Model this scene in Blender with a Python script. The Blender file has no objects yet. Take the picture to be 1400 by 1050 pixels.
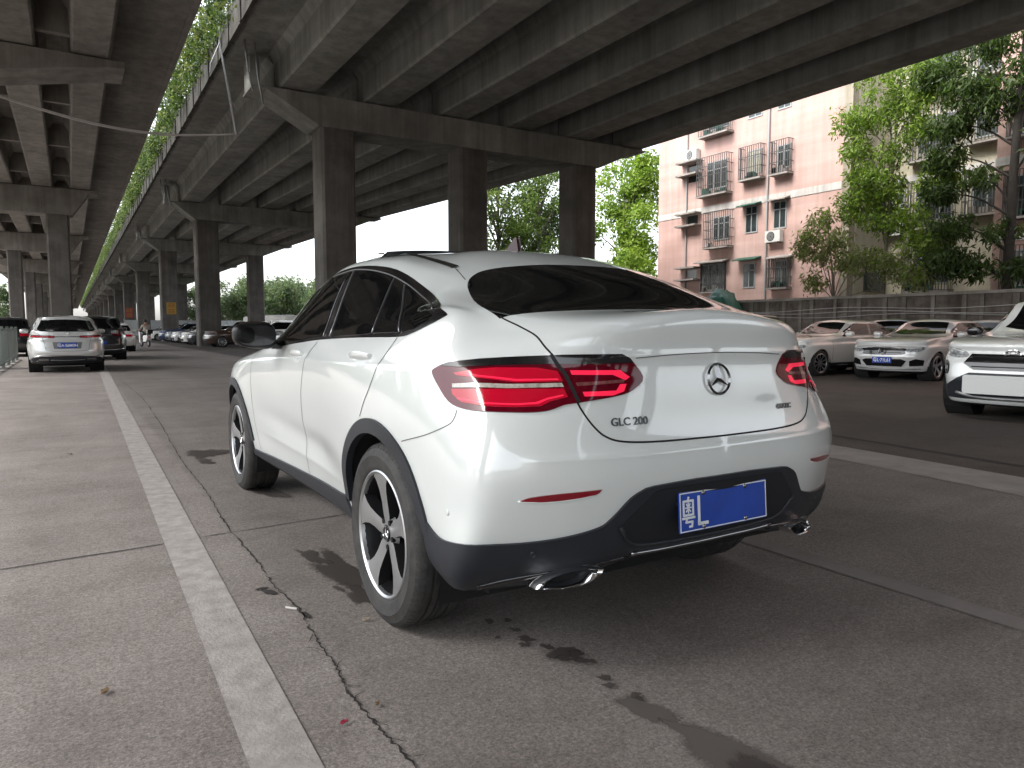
import bpy, bmesh, math, random
import numpy as np
from mathutils import Vector, Matrix
from mathutils.bvhtree import BVHTree
PI = math.pi; R = math.radians
SC = bpy.context.scene; COL = SC.collection
rnd = random.Random(7)

# ---------------------------------------------------------------- helpers
def link(o, parent=None):
    COL.objects.link(o)
    if parent is not None: o.parent = parent
    return o
def empty(name, label=None, cat=None, loc=(0, 0, 0), rz=0, group=None):
    o = bpy.data.objects.new(name, None); o.empty_display_size = .2
    COL.objects.link(o); o.location = loc; o.rotation_euler = (0, 0, rz)
    return tag(o, label, cat, group)
def tag(o, label=None, cat=None, group=None, kind=None):
    if label: o['label'] = label
    if cat: o['category'] = cat
    if group: o['group'] = group
    if kind: o['kind'] = kind
    return o
def mesh(name, V, F, mats, parent=None, smooth=False, mi=None, normals=None):
    me = bpy.data.meshes.new(name)
    me.from_pydata([tuple(v) for v in V], [], [tuple(f) for f in F])
    for m in (mats if isinstance(mats, (list, tuple)) else [mats]): me.materials.append(m)
    if mi is not None: me.polygons.foreach_set('material_index', np.array(mi, dtype=np.int32))
    if smooth: me.polygons.foreach_set('use_smooth', np.ones(len(me.polygons), dtype=bool))
    me.update()
    if normals is not None: me.normals_split_custom_set_from_vertices([tuple(n) for n in normals])
    return link(bpy.data.objects.new(name, me), parent)
def bmobj(name, bm, mats, parent=None, smooth=False):
    me = bpy.data.meshes.new(name); bm.to_mesh(me); bm.free()
    for m in (mats if isinstance(mats, (list, tuple)) else [mats]): me.materials.append(m)
    if smooth: me.polygons.foreach_set('use_smooth', np.ones(len(me.polygons), dtype=bool))
    me.update()
    return link(bpy.data.objects.new(name, me), parent)
def autosmooth(o, ang=35):
    me = o.data
    me.polygons.foreach_set('use_smooth', np.ones(len(me.polygons), dtype=bool))
    try: me.set_sharp_from_angle(angle=R(ang))
    except Exception: pass
    return o
class MB:
    """collects simple solids into one mesh"""
    def __init__(s): s.V = []; s.F = []; s.M = []
    def add(s, V, F, m=0):
        k = len(s.V); s.V += [tuple(v) for v in V]; s.F += [tuple(i + k for i in f) for f in F]; s.M += [m] * len(F)
    def box(s, c, d, rz=0, m=0):
        a, b, e = d[0] / 2, d[1] / 2, d[2] / 2; co, si = math.cos(rz), math.sin(rz)
        P = [(x, y, z) for z in (-e, e) for y in (-b, b) for x in (-a, a)]
        V = [(c[0] + x * co - y * si, c[1] + x * si + y * co, c[2] + z) for x, y, z in P]
        s.add(V, [(0, 2, 3, 1), (4, 5, 7, 6), (0, 1, 5, 4), (2, 6, 7, 3), (0, 4, 6, 2), (1, 3, 7, 5)], m)
    def box2(s, lo, hi, m=0):
        s.box([(lo[i] + hi[i]) / 2 for i in range(3)], [hi[i] - lo[i] for i in range(3)], 0, m)
    def tube(s, pts, r, n=8, m=0, cap=True, r2=None):
        pts = [Vector(p) for p in pts]; N = len(pts); V = []; F = []
        up = Vector((0, 0, 1)); prev = None
        for i, p in enumerate(pts):
            t = (pts[min(i + 1, N - 1)] - pts[max(i - 1, 0)]).normalized()
            if prev is None:
                a = t.cross(up)
                if a.length < 1e-3: a = t.cross(Vector((1, 0, 0)))
            else: a = prev - t * prev.dot(t)
            a.normalize(); prev = a; b = t.cross(a)
            rr = r if r2 is None else r + (r2 - r) * i / max(1, N - 1)
            for k in range(n):
                q = 2 * PI * k / n; V.append(p + a * (rr * math.cos(q)) + b * (rr * math.sin(q)))
        for i in range(N - 1):
            for k in range(n):
                j = (k + 1) % n; F.append((i * n + k, i * n + j, (i + 1) * n + j, (i + 1) * n + k))
        if cap: F += [tuple(range(n - 1, -1, -1)), tuple((N - 1) * n + k for k in range(n))]
        s.add(V, F, m)
    def prism(s, poly, axis, a, b, m=0, mcap=None):
        """polygon (2D) extruded along axis 0/1/2 from a to b"""
        n = len(poly)
        def mk(p, t):
            if axis == 0: return (t, p[0], p[1])
            if axis == 1: return (p[0], t, p[1])
            return (p[0], p[1], t)
        V = [mk(p, a) for p in poly] + [mk(p, b) for p in poly]
        s.add(V, [(i, (i + 1) % n, n + (i + 1) % n, n + i) for i in range(n)], m)
        s.add(V, [tuple(range(n - 1, -1, -1)), tuple(range(n, 2 * n))], m if mcap is None else mcap)
    def lathe(s, prof, n=48, m=0, axis=1, c=(0, 0, 0), close=False):
        """prof: (r, h) pairs revolved about an axis"""
        k = len(prof); V = []
        for i in range(n):
            q = 2 * PI * i / n; co, si = math.cos(q), math.sin(q)
            for r, h in prof:
                if axis == 1: V.append((c[0] + r * co, c[1] + h, c[2] + r * si))
                elif axis == 2: V.append((c[0] + r * co, c[1] + r * si, c[2] + h))
                else: V.append((c[0] + h, c[1] + r * co, c[2] + r * si))
        F = []
        for i in range(n):
            j = (i + 1) % n
            for a in range(k if close else k - 1):
                b = (a + 1) % k; F.append((i * k + a, i * k + b, j * k + b, j * k + a))
        s.add(V, F, m)
    def build(s, name, mats, parent=None, smooth=False, sharp=None, bevel=0, fix=True):
        o = mesh(name, s.V, s.F, mats, parent, smooth, s.M)
        if fix:
            bm = bmesh.new(); bm.from_mesh(o.data); bmesh.ops.recalc_face_normals(bm, faces=bm.faces)
            if bevel:
                bmesh.ops.remove_doubles(bm, verts=bm.verts, dist=1e-5)
                ed = [e for e in bm.edges if len(e.link_faces) == 2 and e.calc_face_angle(0) > .5]
                bmesh.ops.bevel(bm, geom=ed, offset=bevel, segments=2, affect='EDGES', profile=.6, clamp_overlap=True)
            bm.to_mesh(o.data); bm.free()
        if sharp: autosmooth(o, sharp)
        return o
def copy_tree(o, parent=None):
    c = o.copy(); COL.objects.link(c); c.parent = parent
    for ch in list(o.children): copy_tree(ch, c)
    return c
def spline(pts, n=8, closed=False, corners=()):
    """Catmull-Rom through 2D/3D points; corner indices stay sharp"""
    P = [np.array(p, float) for p in pts]; N = len(P); out = []
    for i in range(N if closed else N - 1):
        p1, p2 = P[i], P[(i + 1) % N]
        p0 = P[(i - 1) % N] if (closed or i > 0) else p1 * 2 - p2
        p3 = P[(i + 2) % N] if (closed or i < N - 2) else p2 * 2 - p1
        if i in corners: p0 = p1 * 2 - p2
        if (i + 1) % N in corners: p3 = p2 * 2 - p1
        for k in range(n):
            t = k / n
            out.append(.5 * (2 * p1 + (p2 - p0) * t + (2 * p0 - 5 * p1 + 4 * p2 - p3) * t * t + (3 * p1 - p0 - 3 * p2 + p3) * t ** 3))
    if not closed: out.append(P[-1])
    return [tuple(float(c) for c in p) for p in out]

# ---------------------------------------------------------------- materials
def mat(name, col, rough=.5, metal=0, coat=0, spec=.5, var=0, scale=5, bump=0, bscale=40, col2=None, emit=None, estr=0, coord='Object', trans=0, detail=6, civ=1.5):
    m = bpy.data.materials.new(name); m.use_nodes = True; nt = m.node_tree; b = nt.nodes['Principled BSDF']
    b.inputs['Base Color'].default_value = (*col, 1); b.inputs['Roughness'].default_value = rough
    b.inputs['Metallic'].default_value = metal; b.inputs['Coat Weight'].default_value = coat
    b.inputs['Coat Roughness'].default_value = .03; b.inputs['Coat IOR'].default_value = civ; b.inputs['Specular IOR Level'].default_value = spec
    if trans: b.inputs['Transmission Weight'].default_value = trans
    if emit: b.inputs['Emission Color'].default_value = (*emit, 1); b.inputs['Emission Strength'].default_value = estr
    if var or bump or col2:
        tc = nt.nodes.new('ShaderNodeTexCoord')
        if var or col2:
            nz = nt.nodes.new('ShaderNodeTexNoise'); nz.inputs['Scale'].default_value = scale; nz.inputs['Detail'].default_value = detail
            nz.inputs['Roughness'].default_value = .65
            nt.links.new(tc.outputs[coord], nz.inputs['Vector'])
            rp = nt.nodes.new('ShaderNodeValToRGB'); rp.color_ramp.elements[0].position = .32; rp.color_ramp.elements[1].position = .68
            c2 = col2 or tuple(min(1, c * (1 + var)) for c in col); c1 = col if col2 else tuple(c * (1 - var) for c in col)
            rp.color_ramp.elements[0].color = (*c1, 1); rp.color_ramp.elements[1].color = (*c2, 1)
            nt.links.new(nz.outputs['Fac'], rp.inputs['Fac']); nt.links.new(rp.outputs['Color'], b.inputs['Base Color'])
        if bump:
            n2 = nt.nodes.new('ShaderNodeTexNoise'); n2.inputs['Scale'].default_value = bscale; n2.inputs['Detail'].default_value = 8
            nt.links.new(tc.outputs[coord], n2.inputs['Vector'])
            bp = nt.nodes.new('ShaderNodeBump'); bp.inputs['Strength'].default_value = bump; bp.inputs['Distance'].default_value = .02
            nt.links.new(n2.outputs['Fac'], bp.inputs['Height']); nt.links.new(bp.outputs['Normal'], b.inputs['Normal'])
    return m
M = {}
def paint(name, col, rough=.28, metal=0): M[name] = mat(name, col, rough, metal, coat=1.0, var=.02, scale=2, civ=1.7)
paint('white_paint', (.71, .745, .725)); paint('silver_paint', (.62, .63, .62), .3, .35); paint('black_paint', (.012, .012, .014))
paint('pearl_paint', (.74, .74, .71)); paint('grey_paint', (.16, .17, .18), .3, .3); paint('brown_paint', (.06, .035, .025), .3, .2)
paint('blue_paint', (.03, .05, .12), .3, .2); paint('dark_grey_paint', (.05, .053, .058), .3, .3)
M['glass'] = mat('dark_glass', (.004, .0045, .005), .02, spec=.36)
M['glass_grey'] = mat('grey_glass', (.010, .012, .012), .04, spec=.32)
M['gap'] = mat('gap_black', (.006, .006, .006), .8)
M['trim'] = mat('gloss_black_trim', (.008, .008, .009), .15, coat=.5)
M['cladding'] = mat('textured_black_plastic', (.021, .024, .030), .42, spec=.4, var=.12, scale=9, bump=.12, bscale=420)
M['chrome'] = mat('chrome', (.82, .82, .82), .07, 1)
M['dark_chrome'] = mat('dark_chrome', (.30, .30, .31), .12, 1)
M['rubber'] = mat('tyre_rubber', (.018, .018, .018), .72, var=.5, scale=14, bump=.15, bscale=150, col2=(.05, .048, .045))
M['alloy'] = mat('machined_alloy', (.50, .51, .52), .33, .9, var=.06, scale=12)
M['rim_black'] = mat('rim_black', (.008, .008, .009), .45, spec=.3)
M['iron'] = mat('brake_iron', (.09, .085, .08), .5, .7)
M['liner'] = mat('arch_liner', (.006, .006, .006), .9)
M['red'] = mat('red_lens', (.52, .005, .025), .07, coat=.4, spec=.3)
M['red_hot'] = mat('bright_red_lens', (.85, .015, .055), .1, coat=.4, spec=.3, emit=(1, .03, .09), estr=.10)
M['red_dark'] = mat('dark_red_lens', (.10, .002, .009), .06, coat=.3, spec=.3)
M['clear'] = mat('clear_lens', (.42, .39, .34), .12, coat=1, var=.35, scale=60)
M['plate_blue'] = mat('plate_blue', (.004, .050, .36), .35, coat=.4, var=.15, scale=6)
M['plate_white'] = mat('plate_white', (.75, .78, .80), .4)
M['white_plastic'] = mat('white_plastic', (.62, .64, .62), .4)
M['lamp'] = mat('headlamp_glass', (.05, .052, .055), .08, coat=1, scale=16, col2=(.55, .57, .58))
# ---------------------------------------------------------------- car body surface: spline skin through rows of points
def nat_spline(t, Y):
    """C2 natural cubic through Y[k] at t[k]; returns evaluator"""
    n = len(t); h = np.diff(t); A = np.zeros((n, n)); B = np.zeros((n,) + Y.shape[1:]); A[0, 0] = A[-1, -1] = 1
    for i in range(1, n - 1):
        A[i, i - 1] = h[i - 1]; A[i, i] = 2 * (h[i - 1] + h[i]); A[i, i + 1] = h[i]
        B[i] = 6 * ((Y[i + 1] - Y[i]) / h[i] - (Y[i] - Y[i - 1]) / h[i - 1])
    Mm = np.linalg.solve(A, B.reshape(n, -1)).reshape(B.shape)
    def ev(x):
        i = np.clip(np.searchsorted(t, x, side='right') - 1, 0, n - 2); hh = h[i]; a = (t[i + 1] - x) / hh; b = (x - t[i]) / hh
        sh = (-1,) + (1,) * (Y.ndim - 1); a = a.reshape(sh); b = b.reshape(sh); hh = hh.reshape(sh)
        return a * Y[i] + b * Y[i + 1] + ((a ** 3 - a) * Mm[i] + (b ** 3 - b) * Mm[i + 1]) * hh * hh / 6
    return ev
def skin(rows, nu=9, nv=8):
    """rows[r][c] half-car points (y>=0), last row lies on y=0. -> verts, quads, vertex normals"""
    G = np.array(rows, float); nr, nc, _ = G.shape
    mir = G[:, 1:-1][:, ::-1] * np.array([1, -1, 1])
    full = np.concatenate([G, mir], 1)                         # closed loop of columns
    n0 = full.shape[1]; pad = 4
    ext = np.concatenate([full[:, -pad:], full, full[:, :pad + 1]], 1)
    gh = (G[-2:-4:-1] * np.array([1, -1, 1]))                  # ghost rows past the spine
    ghf = np.concatenate([gh, gh[:, 1:-1][:, ::-1] * np.array([1, -1, 1])], 1)
    ghe = np.concatenate([ghf[:, -pad:], ghf, ghf[:, :pad + 1]], 1)
    ext = np.concatenate([ext, ghe], 0)
    d = np.sqrt((np.diff(ext[:-2], axis=1) ** 2).sum(2)); d = np.sqrt(d).mean(0); tu = np.concatenate([[0], np.cumsum(d)])
    us = np.concatenate([np.linspace(tu[pad + i], tu[pad + i + 1], nu, endpoint=False) for i in range(n0)])
    E = nat_spline(tu, ext.transpose(1, 0, 2))(us)             # (U, rows, 3)
    d = np.sqrt((np.diff(E, axis=1) ** 2).sum(2)); d = np.sqrt(d).mean(0); tv = np.concatenate([[0], np.cumsum(d)])
    vs = np.concatenate([np.linspace(tv[i], tv[i + 1], nv, endpoint=False) for i in range(nr - 1)] + [[tv[nr - 1]]])
    S = nat_spline(tv, E.transpose(1, 0, 2))(vs)               # (V, U, 3)
    nV, nU, _ = S.shape
    du = np.roll(S, -1, 1) - np.roll(S, 1, 1); dv = np.gradient(S, axis=0)
    N = np.cross(du, dv); N /= np.linalg.norm(N, axis=2, keepdims=True) + 1e-12
    # spine: average left / right
    if N[nV // 2, nU // 4, 1] < 0: N = -N
    N[-1] = (0, 0, 1)
    V = S.reshape(-1, 3); F = []
    for v in range(nV - 1):
        for u in range(nU):
            w = (u + 1) % nU; F.append((v * nU + u, v * nU + w, (v + 1) * nU + w, (v + 1) * nU + u))
    a, b, c = (V[F[len(F) // 2][k]] for k in (0, 1, 2))
    if np.cross(b - a, c - a) @ N.reshape(-1, 3)[F[len(F) // 2][0]] < 0: F = [f[::-1] for f in F]
    return V, F, N.reshape(-1, 3)
class Skin:
    def __init__(s, rows, nu=9, nv=8, axis=-.1, post=None):
        s.V, s.F, s.N = skin(rows, nu, nv)
        if post is not None:                                           # pressed-in character lines, then fresh smooth normals
            s.V = post(s.V); fq = np.array(s.F); q = s.V[fq]; fn = np.cross(q[:, 2] - q[:, 0], q[:, 3] - q[:, 1]); N = np.zeros_like(s.V)
            for k in range(4): np.add.at(N, fq[:, k], fn)
            ln = np.linalg.norm(N, axis=1, keepdims=True); N = np.where(ln > 1e-12, N / (ln + 1e-15), s.N); fl = (N * s.N).sum(1) < 0; N[fl] = s.N[fl]; top = np.abs(s.V[:, 1]) < 1e-6; N[top] = s.N[top]; s.N = N
        s.nU = 2 * (len(rows[0]) - 1) * nu; s.bvh = BVHTree.FromPolygons([tuple(v) for v in s.V], s.F); s.axis = axis
        fc = s.V[np.array(s.F)]; s.C = fc.mean(1)
    def hit(s, o, d):
        loc, n, i, _ = s.bvh.ray_cast(Vector(o), Vector(d))
        if loc is None: loc, n, i, _ = s.bvh.find_nearest(Vector(o) + Vector(d) * 2.2)
        ids = s.F[i]; w = 1 / (np.linalg.norm(s.V[list(ids)] - np.array(loc), axis=1) + 1e-6); nn = (s.N[list(ids)] * w[:, None]).sum(0); nn /= np.linalg.norm(nn)
        if nn @ np.array(d) > 0: nn = -nn
        return np.array(loc), nn
    def pr(s, frame, a, b, sg=1):
        if frame == 'side': return s.hit((a, 3 * sg, b), (0, -sg, 0))
        if frame == 'rear': return s.hit((-3, a * sg, b), (1, 0, 0))
        if frame == 'front': return s.hit((6, a * sg, b), (-1, 0, 0))
        if frame == 'ws':                                              # square on to the windscreen or rear-window slope
            x0, z0, x1, z1 = s.ws; d = np.array([z1 - z0, 0, x0 - x1]); d = d / np.linalg.norm(d) * (1 if x0 - x1 > 0 else -1); p = np.array([a, b * sg, z0 + (z1 - z0) * (a - x0) / (x1 - x0)])
            return s.hit(p + d * 1.0, -d)
        if frame == 'top': return s.hit((a, b * sg, 3), (0, 0, -1))
        q = R(a); d = np.array([-math.cos(q), math.sin(q) * sg, 0]) # 'cyl'
        return s.hit(np.array([s.axis, 0, b]) + d * 3, -d)
    def patch(s, name, outline, frame, m, parent=None, off=.004, skirt=.012, step=.03, sg=1, astep=None):
        bm = bmesh.new(); P = [tuple(p) for p in outline]; P = [p for i, p in enumerate(P) if math.dist(p, P[i - 1]) > 1e-6]
        ar = sum(P[i][0] * P[(i + 1) % len(P)][1] - P[(i + 1) % len(P)][0] * P[i][1] for i in range(len(P)))
        if ar < 0: P = P[::-1]
        f = bm.faces.new([bm.verts.new((p[0], p[1], 0)) for p in P])
        f.normal_update(); bmesh.ops.triangulate(bm, faces=[f], ngon_method='EAR_CLIP')
        for ax, st in ((0, astep or (step if frame != 'cyl' else 2.)), (1, step)):
            lo = min(p[ax] for p in P); hi = max(p[ax] for p in P); k = math.floor(lo / st) + 1
            while k * st < hi:
                co = [0, 0, 0]; no = [0, 0, 0]; co[ax] = k * st + 1e-5; no[ax] = 1
                bmesh.ops.bisect_plane(bm, geom=bm.verts[:] + bm.edges[:] + bm.faces[:], plane_co=co, plane_no=no, dist=1e-6); k += 1
        bm.verts.index_update(); V = []; N = []
        for v in bm.verts:
            p, n = s.pr(frame, v.co.x, v.co.y, sg); V.append(p + n * off); N.append(n)
        F = [[l.vert.index for l in fc.loops] for fc in bm.faces]
        F = [fc for fc in F]
        # orient by normals
        def nrm(fc): a, b, c = V[fc[0]], V[fc[1]], V[fc[2]]; return np.cross(b - a, c - a)
        flip = sum(1 if nrm(fc) @ N[fc[0]] < 0 else -1 for fc in F) > 0
        if flip: F = [fc[::-1] for fc in F]
        bd = {}
        for fc in F:
            for i in range(len(fc)):
                e = (fc[i], fc[(i + 1) % len(fc)])
                bd[e] = 1
        if skirt:
            for (a, b) in [e for e in bd if (e[1], e[0]) not in bd]:
                t = V[b] - V[a]; L = np.linalg.norm(t)
                if L < 1e-9: continue
                o = np.cross(t / L, (N[a] + N[b]) / 2); k = len(V)
                V += [V[a], V[b], V[b] - N[b] * skirt, V[a] - N[a] * skirt]; N += [o] * 4; F.append([k + 3, k + 2, k + 1, k][::-1] if False else [k + 1, k, k + 3, k + 2])
        bm.free()
        return mesh(name, V, F, m, parent, True, None, N)
    def strip(s, name, path, frame, m, parent=None, w=.004, off=.0012, sg=1, n=8, corners=(), raw=False):
        P = path if raw else spline(path, n, corners=corners); H = [s.pr(frame, p[0], p[1], sg) for p in P]; V = []; N = []; F = []
        for i, (p, nn) in enumerate(H):
            t = H[min(i + 1, len(H) - 1)][0] - H[max(i - 1, 0)][0]; t /= np.linalg.norm(t) + 1e-9; b = np.cross(nn, t)
            V += [p + nn * off + b * w / 2, p + nn * off - b * w / 2]; N += [nn, nn]
            if i: k = 2 * i; F.append((k - 2, k - 1, k + 1, k))
        return mesh(name, V, F, m, parent, True, None, N)
    def rod(s, name, path, frame, m, parent=None, r=.006, off=.004, sg=1, n=8, sides=6):
        P = spline(path, n); H = [s.pr(frame, p[0], p[1], sg) for p in P]; b = MB(); b.tube([p + nn * off for p, nn in H], r, sides)
        return b.build(name, m, parent, smooth=True)
    def body(s, name, m, parent, wheels, rad=.43, inner=.5, extra=None, under=8):
        C = s.C; keep = np.ones(len(s.F), bool)
        for (x, z) in wheels: keep &= ~(((C[:, 0] - x) ** 2 + (C[:, 2] - z) ** 2 < rad ** 2) & (np.abs(C[:, 1]) > inner))
        if extra is not None: keep &= extra(C)
        nU = s.nU
        return mesh(name, s.V, [f for f, k in zip(s.F, keep) if k], [m, M['liner']], parent, True, [1 if i < under * nU else 0 for i, k in enumerate(keep) if k], s.N)
def arc(cx, cz, r, a0, a1, n=24): return [(cx + r * math.cos(R(a0 + (a1 - a0) * i / n)), cz + r * math.sin(R(a0 + (a1 - a0) * i / n))) for i in range(n + 1)]
def coupe_lines(V):
    V = V.copy(); x, y, z = V[:, 0], V[:, 1], V[:, 2]; side = np.clip((np.abs(y) - .70) / .10, 0, 1)
    def fade(a, b, c, d): return np.clip((x - a) / (b - a), 0, 1) * np.clip((d - x) / (d - c), 0, 1)
    d = z - (1.045 - .012 * np.clip(x, -.6, 2.6) - .012 * np.clip(x - 1.2, 0, 2) ** 2)
    ridge = .0085 * np.where(d > 0, np.exp(-np.abs(d) / .028), np.exp(-np.abs(d) / .06)) * fade(-.62, -.2, 1.6, 2.6)
    d2 = z - (.56 + .045 * np.clip(x - .4, 0, 2)); valley = -.016 * np.exp(-(np.clip(d2, -1, 1) / .075) ** 2) * fade(.45, .85, 1.7, 2.35) + .006 * np.exp(-np.abs(z - .47 - .02 * x) / .03) * fade(.45, .8, 1.8, 2.35)
    V[:, 1] += np.sign(y) * side * (ridge + valley)
    rear = np.clip((-.70 - x) / .12, 0, 1) * (np.abs(y) < .75)                      # tailgate fold and bumper step
    f1 = .007 * np.exp(-np.abs(z - 1.104 + .02 * y * y) / .020) * (np.abs(y) < .62); f2 = .010 * np.where(z < .785, np.exp(-np.abs(z - .785) / .030), np.exp(-np.abs(z - .785) / .012))
    V[:, 0] -= rear * (f1 + f2); return V
def coupe_rows():
    xs = [-.38, 0, .42, .95, 1.5, 2.0, 2.45, 2.87, 3.25]
    def low(z, xr, ys, c4, fr, zs=None, zr=None, dx=0):
        zr = zr or z; zs = zs or [z] * 9
        a = [(xr, 0, zr), (xr + .010, .30, zr), (xr + .045 + dx * .35, .57 - dx * .7, zr), (xr + .14 + dx, c4[1] * .895 - dx * .4, zr), (c4[0], c4[1], (zr + zs[0]) / 2)]
        a += [(x, y, q) for x, y, q in zip(xs, ys, zs)]
        return a + fr
    rows = []
    rows.append([(-.62, 0, .27), (-.62, .3, .27), (-.6, .52, .27), (-.53, .66, .27), (-.45, .71, .26)] + [(x, .72, .25) for x in xs] + [(3.3, .6, .25), (3.38, .35, .25), (3.4, 0, .25)])
    rows.append(low(.31, -.80, [.86, .87, .855, .83, .83, .84, .855, .865, .83], (-.62, .885), [(3.46, .68, .28), (3.58, .40, .28), (3.62, 0, .28)], [.34, .32, .31, .30, .30, .30, .30, .30, .29], .37))
    for c, (z0, z1) in enumerate([(.31, .405), (.30, .39), (.285, .355), (.27, .335), (.265, .335)]):
        for r_, q in ((0, z0), (1, z1)): p = rows[r_][c]; rows[r_][c] = (p[0], p[1], q)
    rows.append(low(.46, -.885, [.90, .915, .90, .868, .864, .875, .90, .915, .87], (-.67, .92), [(3.53, .72, .45), (3.66, .42, .45), (3.70, 0, .45)]))
    rows.append(low(.59, -.93, [.92, .938, .925, .892, .888, .90, .915, .932, .885], (-.69, .905), [(3.55, .74, .58), (3.69, .43, .58), (3.725, 0, .58)]))
    rows.append(low(.73, -.955, [.925, .945, .932, .906, .902, .912, .925, .938, .885], (-.695, .902), [(3.54, .74, .72), (3.68, .43, .72), (3.72, 0, .72)]))
    rows.append(low(.86, -.928, [.925, .942, .932, .912, .909, .917, .926, .93, .875], (-.665, .875), [(3.51, .72, .82), (3.64, .42, .83), (3.69, 0, .83)], [.86] * 7 + [.85, .84]))
    rows.append(low(1.0, -.908, [.902, .925, .921, .908, .905, .910, .917, .912, .85], (-.61, .835), [(3.48, .69, .87), (3.60, .41, .88), (3.65, 0, .89)], [1.0, 1.0, 1.0, .99, .98, .97, .96, .93, .90], 1.0, .03))
    rows.append(low(1.11, -.897, [.868, .892, .895, .888, .886, .888, .895, .88, .81], (-.55, .79), [(3.43, .65, .905), (3.54, .39, .92), (3.59, 0, .93)], [1.125, 1.105, 1.09, 1.07, 1.05, 1.025, 1.0, .97, .93], 1.125, .055))
    rows.append([(-.895, 0, 1.245), (-.887, .30, 1.222), (-.825, .50, 1.201), (-.70, .63, 1.184), (-.54, .72, 1.197),
                 (-.40, .815, 1.235), (0, .852, 1.19), (.42, .86, 1.162), (.95, .86, 1.140), (1.5, .86, 1.112), (2.0, .868, 1.075), (2.40, .85, 1.04), (2.80, .80, 1.01), (3.15, .73, .965), (3.33, .60, .94), (3.42, .36, .95), (3.46, 0, .96)])
    rows.append([(-.655, 0, 1.262), (-.645, .30, 1.257), (-.60, .53, 1.25), (-.52, .64, 1.252), (-.42, .715, 1.268), (-.27, .775, 1.278), (.06, .815, 1.245), (.45, .825, 1.23), (.95, .825, 1.21), (1.45, .825, 1.185), (1.88, .828, 1.14), (2.22, .79, 1.085), (2.52, .70, 1.065), (2.80, .62, 1.045), (2.92, .50, 1.04), (2.98, .28, 1.05), (3.0, 0, 1.055)])
    rows.append([(-.38, 0, 1.372), (-.37, .28, 1.364), (-.33, .49, 1.346), (-.26, .61, 1.338), (-.17, .68, 1.336), (-.02, .728, 1.34), (.2, .752, 1.345), (.52, .76, 1.345), (.98, .765, 1.34), (1.40, .76, 1.322), (1.72, .75, 1.28), (2.0, .73, 1.205), (2.20, .68, 1.14), (2.34, .60, 1.12), (2.43, .46, 1.12), (2.48, .25, 1.125), (2.50, 0, 1.13)])
    rows.append([(-.10, 0, 1.478), (-.09, .26, 1.470), (-.05, .45, 1.450), (.02, .555, 1.438), (.10, .62, 1.437), (.22, .66, 1.445), (.42, .676, 1.468), (.68, .682, 1.488), (.98, .682, 1.493), (1.27, .68, 1.478), (1.52, .67, 1.44), (1.72, .66, 1.385), (1.83, .61, 1.36), (1.92, .52, 1.355), (1.97, .40, 1.36), (2.0, .22, 1.37), (2.01, 0, 1.375)])
    rows.append([(.16, 0, 1.545), (.17, .24, 1.540), (.21, .40, 1.523), (.27, .49, 1.508), (.34, .54, 1.508), (.44, .575, 1.52), (.58, .59, 1.535), (.76, .595, 1.546), (.98, .60, 1.55), (1.18, .595, 1.543), (1.34, .58, 1.525), (1.46, .55, 1.505), (1.53, .50, 1.50), (1.57, .43, 1.508), (1.6, .33, 1.522), (1.61, .18, 1.535), (1.62, 0, 1.54)])
    rows.append([(.45, 0, 1.580), (.455, .15, 1.577), (.48, .24, 1.572), (.52, .29, 1.568), (.58, .32, 1.568), (.65, .335, 1.571), (.74, .34, 1.576), (.85, .345, 1.579), (.98, .345, 1.580), (1.08, .34, 1.579), (1.17, .33, 1.575), (1.24, .31, 1.571), (1.28, .28, 1.570), (1.3, .24, 1.572), (1.32, .18, 1.576), (1.33, .1, 1.580), (1.33, 0, 1.582)])
    rows.append([(x, 0, 1.588 - .02 * (x - .95) ** 2) for x in np.interp(np.arange(17), [0, 4, 8, 12, 16], [.72, .82, .97, 1.10, 1.15])])
    return rows
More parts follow.
